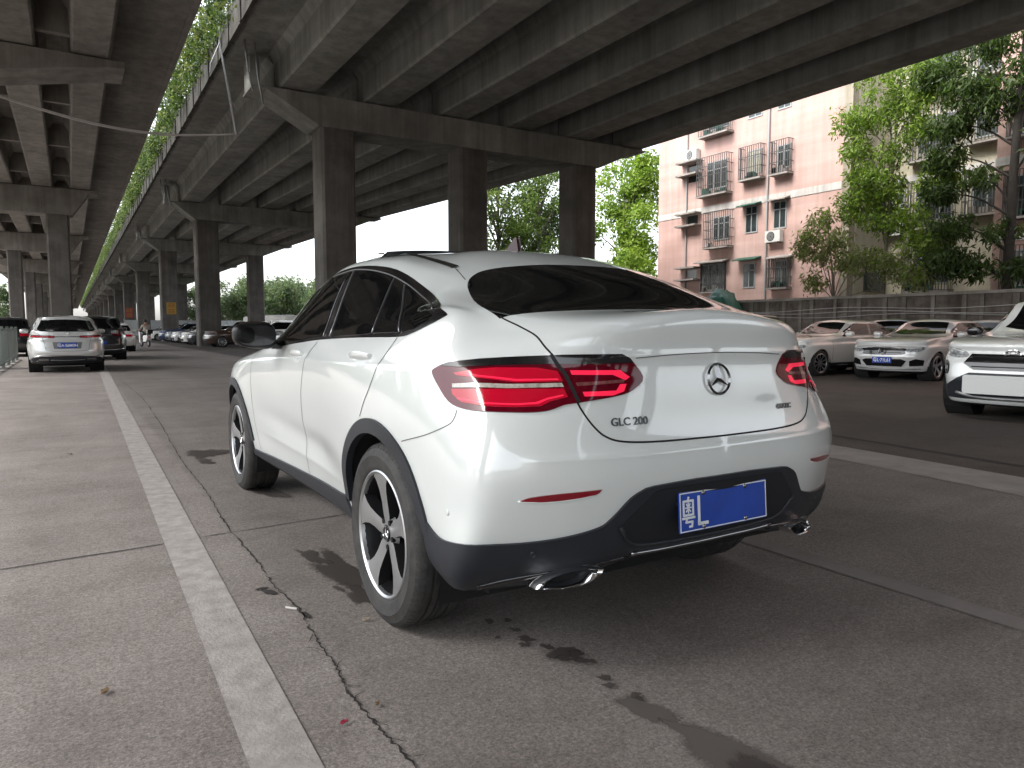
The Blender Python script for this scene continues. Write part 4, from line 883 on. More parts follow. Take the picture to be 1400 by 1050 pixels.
def tree(name, label, base, paths, blobs, mats, seed, size=.2, asp=.35, twig=1., per=10, bark='bark', group=None, droop=.4, cat='tree'):
    t = empty(name, label, cat, base, 0, group); b = MB()
    for pts, r0, r1 in paths:
        P = spline([(p[0] - base[0], p[1] - base[1], p[2] - base[2]) for p in pts], 5); b.tube(P, r0, 8, r2=r1)
    b.build('trunk', M[bark], t, smooth=True)
    leaves('crown', blobs, twig, per, size, asp, mats, seed, t, droop, base)
    return t
def rand_tree(label, x, y, h, r, mats, seed, size=.35, n=90, group=None, low=.25, bark='bark_pale', per=12, cat='tree', name='tree'):
    g = random.Random(seed); paths = [([(x, y, 0), (x + g.uniform(-.2, .2), y, h * .4), (x + g.uniform(-.4, .4), y + g.uniform(-.3, .3), h * .9)], max(.06, h * .016), .03)]; B = []
    k = max(8, int(h * 2.4))
    for i in range(k):
        a = g.uniform(0, 6.28); f = low + (1 - low) * (i + g.random()) / k; rr = r * (1 - abs(f - .5) ** 1.8 * 1.5) * g.uniform(.1, .85); cx, cy, cz = x + rr * math.cos(a), y + rr * math.sin(a), h * f
        paths.append(([(x, y, cz * .75), (x + rr * .5 * math.cos(a), y + rr * .5 * math.sin(a), cz * .9), (cx, cy, cz)], max(.03, h * .006), .012))
        q = r * g.uniform(.22, .42); B.append((cx, cy, cz, q, q, q * .8, int(n * g.uniform(.6, 1.2) / k * 2.2)))
    return tree(name, label, (x, y, 0), paths, B, mats, seed, size, .42, size * 3.2, per, bark, group, .2, cat)
def vegetation():
    # planting that spills over the right viaduct's parapet, seen through the gap
    g = np.random.default_rng(4); B = []
    for y in np.concatenate([np.arange(5, 170, .7), np.arange(170, 392, 1.6)]):
        hgt = 1.0 + .6 * math.sin(y * .37) + .4 * g.random() + (.6 if y < 34 else 0); B.append((4.78 + g.normal() * .14, y, 11.75 + .45 * hgt, .42, .55, .55 + .45 * hgt, int(36 if y < 70 else 16)))
    o = leaves('parapet_planting', B, .5, 9, .17, .5, LEAF_DARK + LEAF_PALE[:1], 11, droop=.5); tag(o, kind='stuff')
    # big tree behind the wall on the right
    tb = (28.3, 12.62, 0)
    blobs = [(28.2, 14.0, 9.9, 0.90, 1.10, 0.68, 93), (28.1, 14.6, 8.7, 0.80, 0.80, 0.59, 80), (28.2, 14.9, 7.6, 0.80, 0.80, 0.51, 74), (28.2, 15.0, 6.3, 0.80, 0.80, 0.42, 55), (28.2, 14.5, 5.0, 0.90, 0.80, 0.51, 68), (28.3, 14.6, 3.8, 0.80, 0.90, 0.51, 68), (28.2, 13.3, 9.1, 0.80, 0.90, 0.68, 80), (28.1, 13.6, 6.6, 0.70, 0.60, 0.51, 37), (28.2, 13.8, 3.4, 0.70, 0.90, 0.42, 55), (28.3, 12.3, 9.9, 0.90, 0.80, 0.85, 68), (28.3, 12.2, 3.3, 0.60, 0.70, 0.42, 37), (28.3, 13.5, 11.4, 1.10, 1.40, 0.85, 124), (28.2, 15.2, 10.8, 0.80, 1.00, 0.68, 68), (28.6, 11.3, 7.8, 1.00, 1.00, 1.10, 74), (28.3, 12.9, 4.6, 0.70, 0.60, 0.42, 31)]
    paths = [([tb, (28.3, 12.58, 4), (28.3, 12.55, 7.6), (28.35, 12.45, 10.3), (28.3, 12.4, 12.5)], .19, .09)]
    for bl in blobs[:11] + blobs[12:]:
        z0 = max(2.8, bl[2] - 1.2); paths.append(([(28.3, 12.55, z0), (28.25, (12.55 + bl[1]) / 2, (z0 + bl[2]) / 2 + .25), (bl[0], bl[1], bl[2])], .045, .015))
    tree('broadleaf_tree', 'tall dark green tree with a thin dark trunk behind the boundary wall at far right', tb, paths, blobs, LEAF_DARK + LEAF_MID[:1], 21, .25, .28, .5, 11, droop=.8)
    # paler loose trees before the building corner
    pb = (28.6, 17.4, 0)
    blobs = [(28.5, 18.9, 9.9, 0.80, 1.01, 0.69, 120), (28.5, 18.6, 8.6, 0.69, 0.76, 0.69, 86), (28.6, 18.2, 7.5, 0.80, 0.88, 0.57, 120), (28.5, 17.3, 9.9, 0.92, 1.13, 0.80, 154), (28.5, 15.9, 10.1, 0.80, 1.01, 0.80, 120), (28.5, 16.1, 8.9, 0.69, 0.88, 0.57, 93), (28.5, 17.0, 8.2, 0.69, 0.76, 0.57, 68), (28.5, 17.6, 7.1, 0.92, 1.01, 0.57, 137), (28.5, 18.7, 6.4, 0.69, 0.88, 0.69, 120), (28.5, 16.8, 11.3, 1.38, 2.02, 0.92, 207), (28.5, 17.6, 5.6, 0.69, 0.88, 0.57, 68)]
    paths = [([pb, (28.6, 17.3, 4), (28.6, 17.1, 8), (28.5, 16.9, 11)], .10, .03)]
    for bl in blobs: paths.append(([(28.6, 17.2, bl[2] - 1.6), (28.55, (17.2 + bl[1]) / 2, bl[2] - .6), bl[:3]], .028, .010))
    tree('slender_tree', 'slender light green tree before the corner of the pink building', pb, paths, blobs, LEAF_MID[1:] + LEAF_LIME, 22, .20, .32, .45, 9, 'bark_pale', droop=.6)
    sb = (28.2, 19.2, 0)
    blobs = [(28.1, 20.0, 6.0, 0.46, 0.63, 0.46, 57), (28.1, 20.5, 5.2, 0.57, 0.63, 0.46, 64), (28.1, 20.8, 4.7, 0.40, 0.51, 0.40, 44), (28.1, 20.0, 4.4, 0.69, 0.88, 0.46, 61), (28.1, 19.2, 5.0, 0.69, 0.76, 0.57, 74), (28.1, 20.2, 3.3, 0.46, 0.63, 0.46, 51), (28.1, 18.6, 4.0, 0.69, 0.88, 0.57, 68), (28.1, 17.6, 4.1, 0.57, 0.88, 0.46, 68), (28.1, 16.6, 3.8, 0.69, 1.01, 0.57, 103), (28.1, 15.9, 3.2, 0.69, 1.01, 0.46, 86)]
    paths = [([sb, (28.2, 19.3, 3), (28.15, 19.6, 5)], .05, .02)] + [([(28.2, 19.3, 2.4), (28.15, (19.3 + bl[1]) / 2, bl[2] - .4), bl[:3]], .022, .008) for bl in blobs]
    tree('shrub', 'sparse yellowish shrub reaching over the boundary wall before the pink facade', sb, paths, blobs, LEAF_PALE + LEAF_LIME[1:2], 23, .20, .30, .6, 8, 'bark_pale', droop=.8, cat='shrub')
    mb = (28.7, 15.6, 0)
    blobs = [(28.6, 16.6, 5.6, 0.69, 1.13, 0.69, 103), (28.6, 15.7, 4.6, 0.69, 1.01, 0.57, 103), (28.6, 17.4, 6.6, 0.57, 0.88, 0.57, 86), (28.6, 15.2, 6.9, 0.69, 0.88, 0.80, 120)]
    paths = [([mb, (28.7, 15.7, 3), (28.6, 15.9, 6)], .06, .02)] + [([(28.7, 15.7, 2.6), (28.65, (15.7 + bl[1]) / 2, bl[2] - .6), bl[:3]], .022, .008) for bl in blobs]
    tree('slender_tree', 'thin mid green sapling between the slender light tree and the dark tree', mb, paths, blobs, LEAF_LIME + LEAF_MID[1:2], 24, .20, .32, .45, 9, 'bark_pale', droop=.6)
    # between and beyond the columns
    rand_tree('tall bright lime green tree left of the pink building', 33.2, 38.8, 12.8, 3.7, LEAF_LIME, 31, .30, 760, low=.12)
    rand_tree('low lime green tree beside the right column, below the tall bright tree', 31.9, 42.8, 6.8, 2.0, LEAF_LIME, 32, .26, 260, low=.12)
    for i, (x, y, h, r) in enumerate(((27.4, 46.5, 13.6, 3.6), (30.8, 46.2, 13.2, 3.6), (32.2, 47.5, 11.0, 2.6))):
        rand_tree(('airy olive green tree with bare lower stems behind the middle column', 'airy green tree right of the middle column with dense top', 'pale bluish tree close to the right column')[i], x, y, h, r, (LEAF_MID, LEAF_MID, LEAF_FAR)[i], 33 + i, .27, (400, 400, 240)[i], low=.34 if i < 2 else .2)
    spots = [(36, 112, 8.5), (42, 118, 9.5), (30, 118, 8.5), (48, 112, 8.6), (35, 140, 10), (45, 145, 10), (28, 150, 9.5), (55, 122, 9), (24, 165, 9), (26, 128, 9), (31, 101, 7.2), (38, 124, 8.6), (33, 128, 8.8)]
    for i, (x, y, h) in enumerate(spots): rand_tree('distant roadside tree beyond the parked row, right of the columns', x, y, h, h * .66, LEAF_FAR, 50 + i, .5, 330, 'distant trees beyond the right viaduct', .12, 'bark', 10)
    for i, (x, y, h) in enumerate(((-12, 118, 8), (-16, 120, 9), (-22, 112, 10), (-10, 150, 8), (-28, 120, 9))): rand_tree('distant tree seen between the columns of the left viaduct', x, y, h, h * .42, LEAF_FAR, 70 + i, .5, 120, 'distant trees beyond the left viaduct', .12, 'bark', 10)
    B = []; g = random.Random(9)
    for k in range(150): y = g.uniform(-50, 95); h = g.uniform(2.5, 7.5); B.append((-24 + g.uniform(-3, 3), y, h * .62, 1.6, 1.8, h * .38, 20))
    o = leaves('roadside_wood', B, 1.4, 9, .55, .5, LEAF_FAR + LEAF_DARK[1:], 91); tag(o, kind='stuff')
# ---------------------------------------------------------------- buildings and boundary wall
def building():
    pink = concrete('pink_render', (.50, .330, .290), (.585, .415, .370), .35, True, .9, .1, .28); cream = concrete('cream_render', (.50, .46, .35), (.58, .54, .43), .4, True, .9, .1, .3)
    white = concrete('white_band', (.55, .53, .50), (.66, .64, .62), .6, True, .9, .1); frame = mat('window_frame', (.30, .31, .31), .5); bar = mat('cage_bar', (.075, .073, .07), .55, .2)
    slab = concrete('balcony_slab', (.30, .27, .25), (.40, .37, .34), 1.0); green = mat('green_canopy', (.016, .075, .05), .6, var=.3, scale=4); ac = mat('ac_white', (.60, .60, .57), .5); fan = mat('fan_dark', (.03, .03, .03), .5)
    red = mat('pane_red_curtain', (.25, .25, .25), .2)
    O = (30, 26, 0); bd = empty('apartment_building', 'pink apartment block with caged windows, white band and air conditioners behind the wall', 'building', O)
    def P(name, b, m, par=None): 
        o = b.build(name, m, par or bd)
        if par is None: o.data.transform(Matrix.Translation((-O[0], -O[1], -O[2])))
        return o
    b = MB(); b.box2((30, 19.9, -.2), (42, 32.2, 20)); wl = P('wall', b, pink)
    b = MB(); b.box2((33, 4.5, -.2), (42, 19.89, 20)); P('wall', b, cream)
    b = MB(); b.box2((30.8, -14, -.2), (32.99, 14.3, 20)); P('wall', b, pink)
    for z in (7.68, 13.4, 2.0): b = MB(); b.box2((29.975, 20.3, z - .17), (30.06, 32.215, z + .17)); P('band', b, white)
    b = MB(); b.box2((29.985, 19.885, 0), (30.42, 20.28, 19.9)); P('corner_strip', b, concrete('grey_corner', (.36, .32, .25), (.42, .38, .31)))
    for z in (8.0, 13.4): b = MB(); b.box2((32.975, 14.31, z - .17), (33.05, 19.88, z + .17)); P('band', b, white)
    for z in (7.6, 4.7): b = MB(); b.box2((30.77, -13.9, z - .16), (30.86, 14.32, z + .16)); P('band', b, white)
    for y in (24.34, 29.88): b = MB(); b.tube([(29.93, y, 1), (29.93, y, 13)], .045, 8); P('rain_pipe', b, frame)
    def window(y0, y1, z0, z1, x=30, cage=0, canopy=None, cm=None, light=False, nm=2):
        f = MB(); t = .06
        for lo, hi in (((y0, z0), (y1, z0 + t)), ((y0, z1 - t), (y1, z1)), ((y0, z0 + t), (y0 + t, z1 - t)), ((y1 - t, z0 + t), (y1, z1 - t))): f.box2((x - .035, lo[0], lo[1]), (x + .03, hi[0], hi[1]))
        for i in range(1, nm): yy = y0 + (y1 - y0) * i / nm; f.box2((x - .03, yy - .025, z0 + t), (x + .03, yy + .025, z1 - t))
        f.box2((x - .03, y0 + t, z0 + (z1 - z0) * .68), (x + .028, y1 - t, z0 + (z1 - z0) * .68 + .05))
        w = P('window', f, frame)
        def S(name, b, m): 
            o = b.build(name, m, w); o.data.transform(Matrix.Translation((-O[0], -O[1], -O[2]))); return o
        g = MB(); g.box2((x - .012, y0 + .03, z0 + .03), (x + .015, y1 - .03, z1 - .03)); S('pane', g, M['pane_light'] if light else M['pane_dark'])
        if cage:
            d, my, mz = cage; c = MB(); a0, a1, c0, c1 = y0 - my, y1 + my, z0 - mz, z1 + mz * .6; xf = x - d
            n = max(6, int((a1 - a0) / .125))
            for i in range(n + 1): yy = a0 + (a1 - a0) * i / n; c.box2((xf - .014, yy - .014, c0), (xf + .014, yy + .014, c1))
            for i in range(1, 4):
                xx = xf + d * i / 4
                for yy in (a0, a1): c.box2((xx - .012, yy - .012, c0), (xx + .012, yy + .012, c1))
            k = max(3, int((c1 - c0) / .45))
            for i in range(k + 1):
                zz = c0 + (c1 - c0) * i / k; c.box2((xf - .016, a0 - .013, zz - .014), (xf + .016, a1 + .013, zz + .014))
                for yy in (a0, a1): c.box2((xf, yy - .014, zz - .014), (x, yy + .014, zz + .014))
            S('window_cage', c, bar)
            c = MB(); c.box2((xf - .03, a0 - .03, c0 - .10), (x - .002, a1 + .03, c0 - .02)); S('cage_shelf', c, slab)
            r_ = random.Random(int(y0 * 100 + z0 * 7)); c = MB()
            for i in range(r_.randint(2, 5)): yy = r_.uniform(a0 + .1, a1 - .3); zz = c0; c.box2((xf + .06, yy, zz), (xf + d * .6, yy + r_.uniform(.12, .4), zz + r_.uniform(.1, .35)))
            S('stored_items', c, r_.choice((green, slab, ac)))
        if canopy:
            a, z_, d = canopy; c = MB(); c.prism([(x, z_ + .10), (x - d, z_ - .05), (x - d, z_ - .10), (x, z_ - .0)], 1, y0 - a, y1 + a); S('canopy', c, cm or slab)
        return w
    window(26.95, 28.4, 8.72, 10.2, cage=(.5, .3, .32), nm=3); window(24.75, 25.7, 9.05, 10.25, cage=(.42, .2, .25), light=True); window(23.05, 23.85, 9.0, 10.15, cage=(.42, .12, .25))
    window(26.75, 27.9, 5.95, 7.2, cage=(.5, .25, .38), nm=3); window(24.94, 25.72, 6.09, 7.46, canopy=(.22, 7.52, .5), cm=green); window(23.21, 23.98, 6.11, 7.46, canopy=(.2, 7.55, .45), cm=slab)
    window(27.0, 28.6, 3.28, 4.70, canopy=(.28, 4.84, .5), cm=slab, cage=(.12, .05, .05), nm=3); window(25.01, 25.79, 3.29, 4.57, canopy=(.35, 4.78, .5), cm=green); window(23.0, 23.8, 3.4, 4.55, cage=(.4, .18, .18), canopy=(.3, 4.72, .45), cm=slab)
    window(26.9, 28.4, 11.85, 13.1, cage=(.5, .25, .3)); window(24.8, 25.7, 11.85, 13.1); window(23.1, 23.9, 11.85, 13.1)
    for z0 in (9.35, 7.0, 4.0):                                         # air-conditioner shelves left of the first windows; dark flat panels paint the niche shade
        b = MB(); b.box2((29.988, 29.05, z0), (30.02, 29.8, z0 + (.95 if z0 > 8 else .5))); P('recess', b, M['pane_dark'])
        for z1 in (z0 + (1.03 if z0 > 8 else .55), z0 + (.33 if z0 > 8 else -.12)): b = MB(); b.box2((29.45, 28.78, z1), (30.0, 30.32, z1 + .09)); P('shelf', b, slab)
    def acu(x, y, z, w_=.82, h_=.55):
        a = MB(); a.box2((x - .3, y - w_ / 2, z), (x, y + w_ / 2, z + h_)); o = P('air_conditioner', a, ac); f = MB(); f.lathe([(.001, -.305), (.20, -.305), (.235, -.302)], 24, 0, 0, (x, y + .1, z + h_ / 2)); q = f.build('fan_grille', fan, o); q.data.transform(Matrix.Translation((-O[0], -O[1], 0)))
        f = MB()
        for k in (1, 2, 3): f.lathe([(.055 * k, -.314), (.055 * k + .012, -.314)], 20, 0, 0, (x, y + .1, z + h_ / 2))
        q = f.build('fan_guard', ac, o); q.data.transform(Matrix.Translation((-O[0], -O[1], 0)))
        f = MB()
        for s in (-.3, .3): f.box2((x - .32, y + s - .015, z - .05), (x, y + s + .015, z - .005))
        q = f.build('bracket', bar, o); q.data.transform(Matrix.Translation((-O[0], -O[1], 0)))
    acu(29.96, 29.35, 10.49, .8, .58); acu(29.98, 23.78, 5.46, .88, .56); acu(32.98, 19.45, 6.32, .95, .55); acu(32.98, 19.45, 5.5, .95, .55)
    # recessed cream wing with laundry cages
    window(20.0 - .9, 20.0 - .1 - .2, 6.9, 7.6, x=33); window(17.0, 18.6, 3.2, 4.9, x=33, cage=(.5, .2, .3), nm=3); window(17.0, 18.6, 6.0, 7.6, x=33, cage=(.5, .2, .3), nm=3); window(17.0, 18.6, 9.0, 10.6, x=33, cage=(.5, .2, .3), nm=3); window(15.0, 16.2, 9.2, 10.6, x=33, cage=(.45, .2, .2)); window(15.0, 16.2, 11.9, 13.2, x=33, cage=(.45, .2, .2)); window(15.0, 16.2, 6.2, 7.6, x=33, cage=(.45, .2, .2)); window(17.0, 18.6, 11.9, 13.4, x=33, cage=(.5, .2, .3), nm=3)
    window(12.3, 13.6, 5.6, 7.0, x=30.8, cage=(.45, .2, .2)); window(12.3, 13.6, 8.6, 10, x=30.8, cage=(.45, .2, .2)); window(8, 10, 5.6, 7.0, x=30.8, cage=(.45, .2, .2)); window(12.3, 13.6, 2.8, 4.2, x=30.8, cage=(.45, .2, .2))
    for z0, z1 in ((2.9, 4.9), (6.2, 7.6)): b = MB(); b.box2((31.2, 19.8, z0), (32.6, 19.86, z1)); P('side_window', b, M['pane_dark'])
    b = MB(); b.box2((30.43, 19.86, -.1), (32.97, 19.898, 19.9)); P('wall', b, cream)
    # far block at the end of the left aisle and the site fence
    # boundary wall
    wm = concrete('boundary_wall', (.13, .105, .095), (.30, .265, .235), 1.6, True, .92, .3); rib = concrete('boundary_wall_rib', (.20, .175, .155), (.36, .33, .30), 2.2, True, .9, .3)
    w = empty('boundary_wall', 'weathered grey concrete boundary wall with streaked ribs and a coping behind the right-hand cars', 'wall', (26.8, 14, 0))
    def W(n, b, m): o = b.build(n, m, w); o.data.transform(Matrix.Translation((-26.8, -14, 0))); return o
    b = MB(); b.box2((26.85, -45, -.2), (27.1, 34, 2.40)); W('panel', b, wm)
    b = MB(); r = random.Random(8); y = -45
    while y < 34: b.box2((26.79, y, -.1), (26.87, y + r.uniform(.10, .2), 2.39)); y += r.uniform(.35, 1.1)
    W('rib', b, rib)
    b = MB(); b.box2((26.72, -45.05, 2.40), (27.16, 34.05, 2.51)); W('coping', b, concrete('wall_coping', (.30, .27, .24), (.44, .41, .38), 1.2))
    for k, (z, x) in enumerate(((1.98, 26.70), (1.80, 26.66), (1.70, 26.66))):
        c = MB(); c.tube(spline([(x, yy, z + .06 * math.sin(yy * .8 + k) - .012 * (14 - yy) * (k == 1)) for yy in np.arange(-9, 34, 1.5)], 4), .016, 6); o = c.build('wall_cable', M['wire'], smooth=True)
        tag(o, ('highest grey cable clipped along the boundary wall', 'middle grey cable sagging along the boundary wall', 'lowest grey cable along the boundary wall')[k], 'cable')
    # tarpaulin heap against the wall
    bm = bmesh.new(); bmesh.ops.create_grid(bm, x_segments=40, y_segments=26, size=1); r = random.Random(2)
    from mathutils import noise as nz
    for v in bm.verts:
        x, y = v.co.x, v.co.y; d = max(abs(x), abs(y)); h = 3.15 * (1 - d ** 3.2) ; n_ = nz.fractal(Vector((x * 2.2, y * 3, 1.3)), 1., 2., 4) * .28 + abs(nz.noise(Vector((x * 5, y * 2.5, 0)))) * .22
        v.co = (25.9 + x * .75 + n_ * .2, 23.9 + y * 1.7, max(0, h * (1 - .12 * (1 + y)) + n_ * (h > .2)))
    o = bmobj('tarpaulin', bm, mat('green_tarpaulin', (.012, .085, .055), .38, var=.35, scale=2.5), None, True); tag(o, 'dark green tarpaulin draped over a heap against the boundary wall', 'tarpaulin')
M['pane_dark'] = mat('window_pane', (.035, .045, .045), .08, var=.6, scale=1.2); M['pane_light'] = mat('curtained_pane', (.34, .32, .26), .3, var=.3, scale=2)
# ---------------------------------------------------------------- other vehicles
def car_rows(wb, fo, ro, w, h, zb, zhood, xc, xa, xe, xd, kind):
    """xc cowl, xa / xe front and rear end of the roof, xd foot of the rear glass (x from the rear axle)"""
    hw = w / 2; xs = [-.40, 0, .42] + [.42 + (wb - .84) * k / 4 for k in (1, 2, 3)] + [wb - .42, wb, wb + .38]
    fx = wb + fo; rx = -ro; sw = kind != 'sedan'
    def low(z, dr, df, yk, zf=None, zr=None, ys=0):
        zf = zf or z; zr = zr or z
        a = [(rx + dr, 0, zr), (rx + dr + .012, .32 * hw, zr), (rx + dr + .05, .62 * hw, zr), (rx + dr + .15, .83 * yk * hw, zr), (rx + dr + .36, .935 * yk * hw, (z + zr) / 2)]
        bul = [.985, 1.0, .985, .972, .968, .972, .985, 1.0, .955]
        a += [(x, hw * yk * b_, z + (zf - z) * max(0, (x - wb * .6) / (fx - wb * .6)) ** 1.2) for x, b_ in zip(xs, bul)]
        return a + [(fx - df - .17, .80 * yk * hw, zf), (fx - df - .045, .45 * yk * hw, zf), (fx - df, 0, zf)]
    rows = [low(.21, .42, .38, .74), low(.26, .16, .12, .925, .22, .30), low(.42, .04, .03, .972), low(.56, .0, .0, .99, .54), low(.70, .02, .015, 1.0, .64), low(.70 + (zb - .70) * .45, .05, .06, .995, .64 + (zhood - .64) * .5), low(zb - .10, .075 if sw else .05, .12, .965, zhood - .10)]
    zd = zb + (.12 if sw else .10)
    gy = hw * .90
    bx = np.interp(np.linspace(0, 1, 9), [0, 1], [max(xd + .25, -.35), xc + .25])
    def ring(xr, zr_, yr, xf, zf, yf, xr2, xf2, zs, ysd, zcorner=0, pil=None):
        """xr rear centre, xf front centre, sides between xr2 and xf2"""
        pts = [(xr, 0, zr_), (xr + .01, .36 * yr, zr_ - .004), (xr + .04, .70 * yr, zr_ - .015), (xr + .11, .92 * yr, zr_ - .02 + zcorner), (xr + .21, .99 * yr + (ysd - yr) * .5, zr_ - .015 + zcorner)]
        for k, t in enumerate(np.linspace(0, 1, 9) if pil is None else list(np.linspace(0, 1, 7))): pts.append((xr2 + (xf2 - xr2) * t, ysd - (ysd - yf) * max(0, t - .8) * 1.5 - (ysd - yr) * max(0, .2 - t) * 1.5, zs[0] + (zs[1] - zs[0]) * t))
        if pil is not None: q = pts[-1]; pts += [tuple(q[i] + (pil[i] - q[i]) * .5 for i in range(3)), pil]
        pts += [(xf - .10, .86 * yf, zf + .004), (xf - .02, .46 * yf, zf + .008), (xf, 0, zf + .012)]
        return pts
    # belt row: rear deck edge - shoulder - bonnet edge
    rows.append(ring(rx + (.09 if sw else .05), zd - .02, hw * .82, fx - .16, zhood, hw * .80, -.45 if not sw else rx + .45, wb + .40, (zb + .015, zhood + .015), hw * .945))
    rows.append(ring(xd, zd + .03, hw * .78, xc + (fx - xc) * .42, zhood + .085, hw * .72, max(xd + .28, -.30), xc + .45, (zb + .075, zb + .04), hw * .90))
    zt = h - .10; gm = (zb + .06 + zt) / 2
    def AP(z):                                                          # a point on the front pillar
        f = (z - zb - .06) / (h - .06 - zb - .06); return (xc - .17 - (xc - xa - .02) * f, hw * (.80 - .16 * f), z)
    rows.append(ring(xd + (xe - xd) * .45, gm + .04, hw * .74, xc + .06, zb + .075, hw * .70, xd + (xe - xd) * .45 + .25, AP(gm)[0] - .04, (gm, gm - .01), hw * .825, 0, AP(zb + .09)))
    rows.append(ring(xd + (xe - xd) * .86, zt + .02, hw * .67, xc - (xc - xa) * .55, (zb + zt) / 2 + .06, hw * .66, xd + (xe - xd) * .86 + .22, AP(zt - .03)[0] - .05, (zt - .02, zt - .03), hw * .735, 0, AP((zb + zt) / 2 + .07)))
    rows.append(ring(xe + .10, h - .035, hw * .58, xa + .12, h - .075, hw * .58, xe + .28, xa - .16, (h - .055, h - .06), hw * .655, 0, (xa - .05, hw * .615, h - .08)))
    rows.append(ring(xe + .38, h - .006, hw * .30, xa - .18, h - .015, hw * .30, xe + .50, xa - .28, (h - .012, h - .014), hw * .36))
    m_ = (xe + xa) / 2; rows.append([(x, 0, h + .004) for x in np.linspace(min(xe + .55, m_ - .1), max(xa - .35, m_ + .1), 17)])
    return rows
def gcar(name, label, spec, paintm, loc, heading, lod=1, group=None, front=True, rear=True, plate=None, style=None, cat='car'):
    wb, fo, ro, w, h, zb, zhood, xc, xa, xe, xd, kind, wr = spec; style = style or {}
    c = empty(name, label, cat, loc, heading, group); S = Skin(car_rows(wb, fo, ro, w, h, zb, zhood, xc, xa, xe, xd, kind), 9 if lod else 7, 11 if lod else 8, axis=0)
    hw = w / 2; WZ = wr
    body = S.body('body', paintm, c, ((0, WZ), (wb, WZ)), wr + .055, hw * .6, None, 11 if lod else 8)
    glass = M[style.get('glass', 'glass')]
    rowsp = car_rows(wb, fo, ro, w, h, zb, zhood, xc, xa, xe, xd, kind); r8, r9, r10, r11 = rowsp[8], rowsp[8], rowsp[9], rowsp[10]
    zl = lambda x: float(np.interp(x, [p[0] for p in r8[5:14]], [p[2] for p in r8[5:14]])) + .012
    x0 = xd + (.30 if kind == 'sedan' else .38); x1 = xc - .21
    top = [(p[0], p[2] + .012) for p in r11[5:12]]; xb = top[0][0] - .02; xf = top[-1][0]
    low_ = [(x, zl(x)) for x in np.linspace(x0 + .08, x1, 6)]
    dlo = [(x0 - .04, zl(x0) + .09), ((x0 + xb) / 2 - .04, (zl(x0) + top[0][1]) / 2 + .05)] + top[::2] + [((xf + x1) / 2 - .0, (top[-1][1] + zl(x1)) / 2 + .01)] + low_[::-1]
    for sg in (1, -1):
        d = S.patch('side_window', spline(dlo, 3, True, (len(dlo) - 6, 2)), 'side', glass, c, .008, .012, .05, sg)
        if lod:
            S.rod('window_trim', low_, 'side', M['chrome_dull'], d, .008, .010, sg, 3, 4)
            xm = (x0 + x1) / 2 - .05
            S.strip('pillar', [(xm - .02, top[4][1] - .01), (xm + .05, zl(xm))], 'side', M['trim'], d, .09, .011, sg, 3)
            S.strip('pillar', [(x0 + .36, top[0][1] - .06), (x0 + .26, zl(x0 + .3))], 'side', M['trim'], d, .05, .011, sg, 3)
            for xx in (xm + .06, .36, wb - .46): S.strip('door_seam', [(xx, zl(xx) - .03), (xx + (.03 if xx < 1 else 0), .6), (xx + (.12 if xx < 1 else 0), .34)], 'side', M['gap'], body, .008, .002, sg, 4)
            for xx in (xm - .18, .52):
                b = MB(); p, nn = S.pr('side', xx, zb - .10, sg); b.box((p[0], p[1] + sg * .018, p[2]), (.22, .022, .028)); b.build('door_handle', M[style.get('handle', 'chrome_dull')], c, bevel=.006)
        b = MB(); mx = xc - .24
        mb = bmesh.new(); bmesh.ops.create_icosphere(mb, subdivisions=3, radius=1)
        for v in mb.verts: q = [math.copysign(abs(t) ** .7, t) for t in v.co]; v.co = (mx + .08 * q[0], sg * (hw + .075 + .11 * q[1]), zb + .10 + .07 * q[2])
        mr = bmobj('side_mirror', mb, paintm if style.get('mirror') != 'black' else M['trim'], c, True)
        if lod: b.tube([(mx + .03, sg * (hw - .12), zb + .05), (mx + .02, sg * (hw + .02), zb + .06)], .025, 6); b.build('mirror_foot', M['trim'], mr)
        S.patch('sill_trim', [(.36, .24), (.38, .33), (wb - .38, .33), (wb - .36, .24)], 'side', M['cladding'], c, .006, .02, .1, sg)
        if style.get('arch'):
            for ax in (0, wb): S.patch('wheel_arch_trim', arc(ax, WZ, wr + .095, 5, 175, 20) + arc(ax, WZ, wr + .03, 175, 5, 18), 'side', M['cladding'], c, .010, .03, .05, sg)
        for ax in (0, wb):
            if not style.get('arch'): S.patch('wheel_arch', arc(ax, WZ, wr + .085, 2, 178, 22) + arc(ax, WZ, wr + .03, 178, 2, 20), 'side', paintm, c, .007, .03, .05, sg)
            b = MB(); b.lathe([(.02, 0), (wr + .04, 0), (wr + .04, .24)], 20, 0, 1, (ax, 0, WZ)); V = [(x, sg * (hw * .62 + y * (hw * .36) / .24), z) for x, y, z in b.V]; b.V = V; b.build('arch_liner', M['liner'], c, fix=False)
            wheel('wheel', c, ax, sg * (hw - .125), WZ, wr, .215, wr * style.get('rimr', .70), sg, style.get('spokes', 10), False)
    b = MB(); b.box2((-.4, -hw * .75, .17), (wb + .4, hw * .75, .26)); b.build('underbody', M['liner'], c)
    # windscreen and rear window
    mids = [(r11[14][0], r11[14][1] * .92), (r10[14][0] - .03, r10[14][1] * 1.0)]
    yT, yB = hw * .53, hw * .665; xT = xa + .15; xB = xc - .015; S.ws = (xc, zb + .08, xa, h - .03)
    S.patch('windscreen', spline([(xT, 0), (xT - .035, yT * .7), (xT - .06, yT), ((xT + xB) / 2 - .08, (yT + yB) / 2), (xB - .22, yB), (xB - .05, yB * .55), (xB, 0), (xB - .05, -yB * .55), (xB - .22, -yB), ((xT + xB) / 2 - .08, -(yT + yB) / 2), (xT - .06, -yT), (xT - .035, -yT * .7)], 3, True, (2, 4, 8, 10)), 'ws', glass, c, .010, .016, .022)
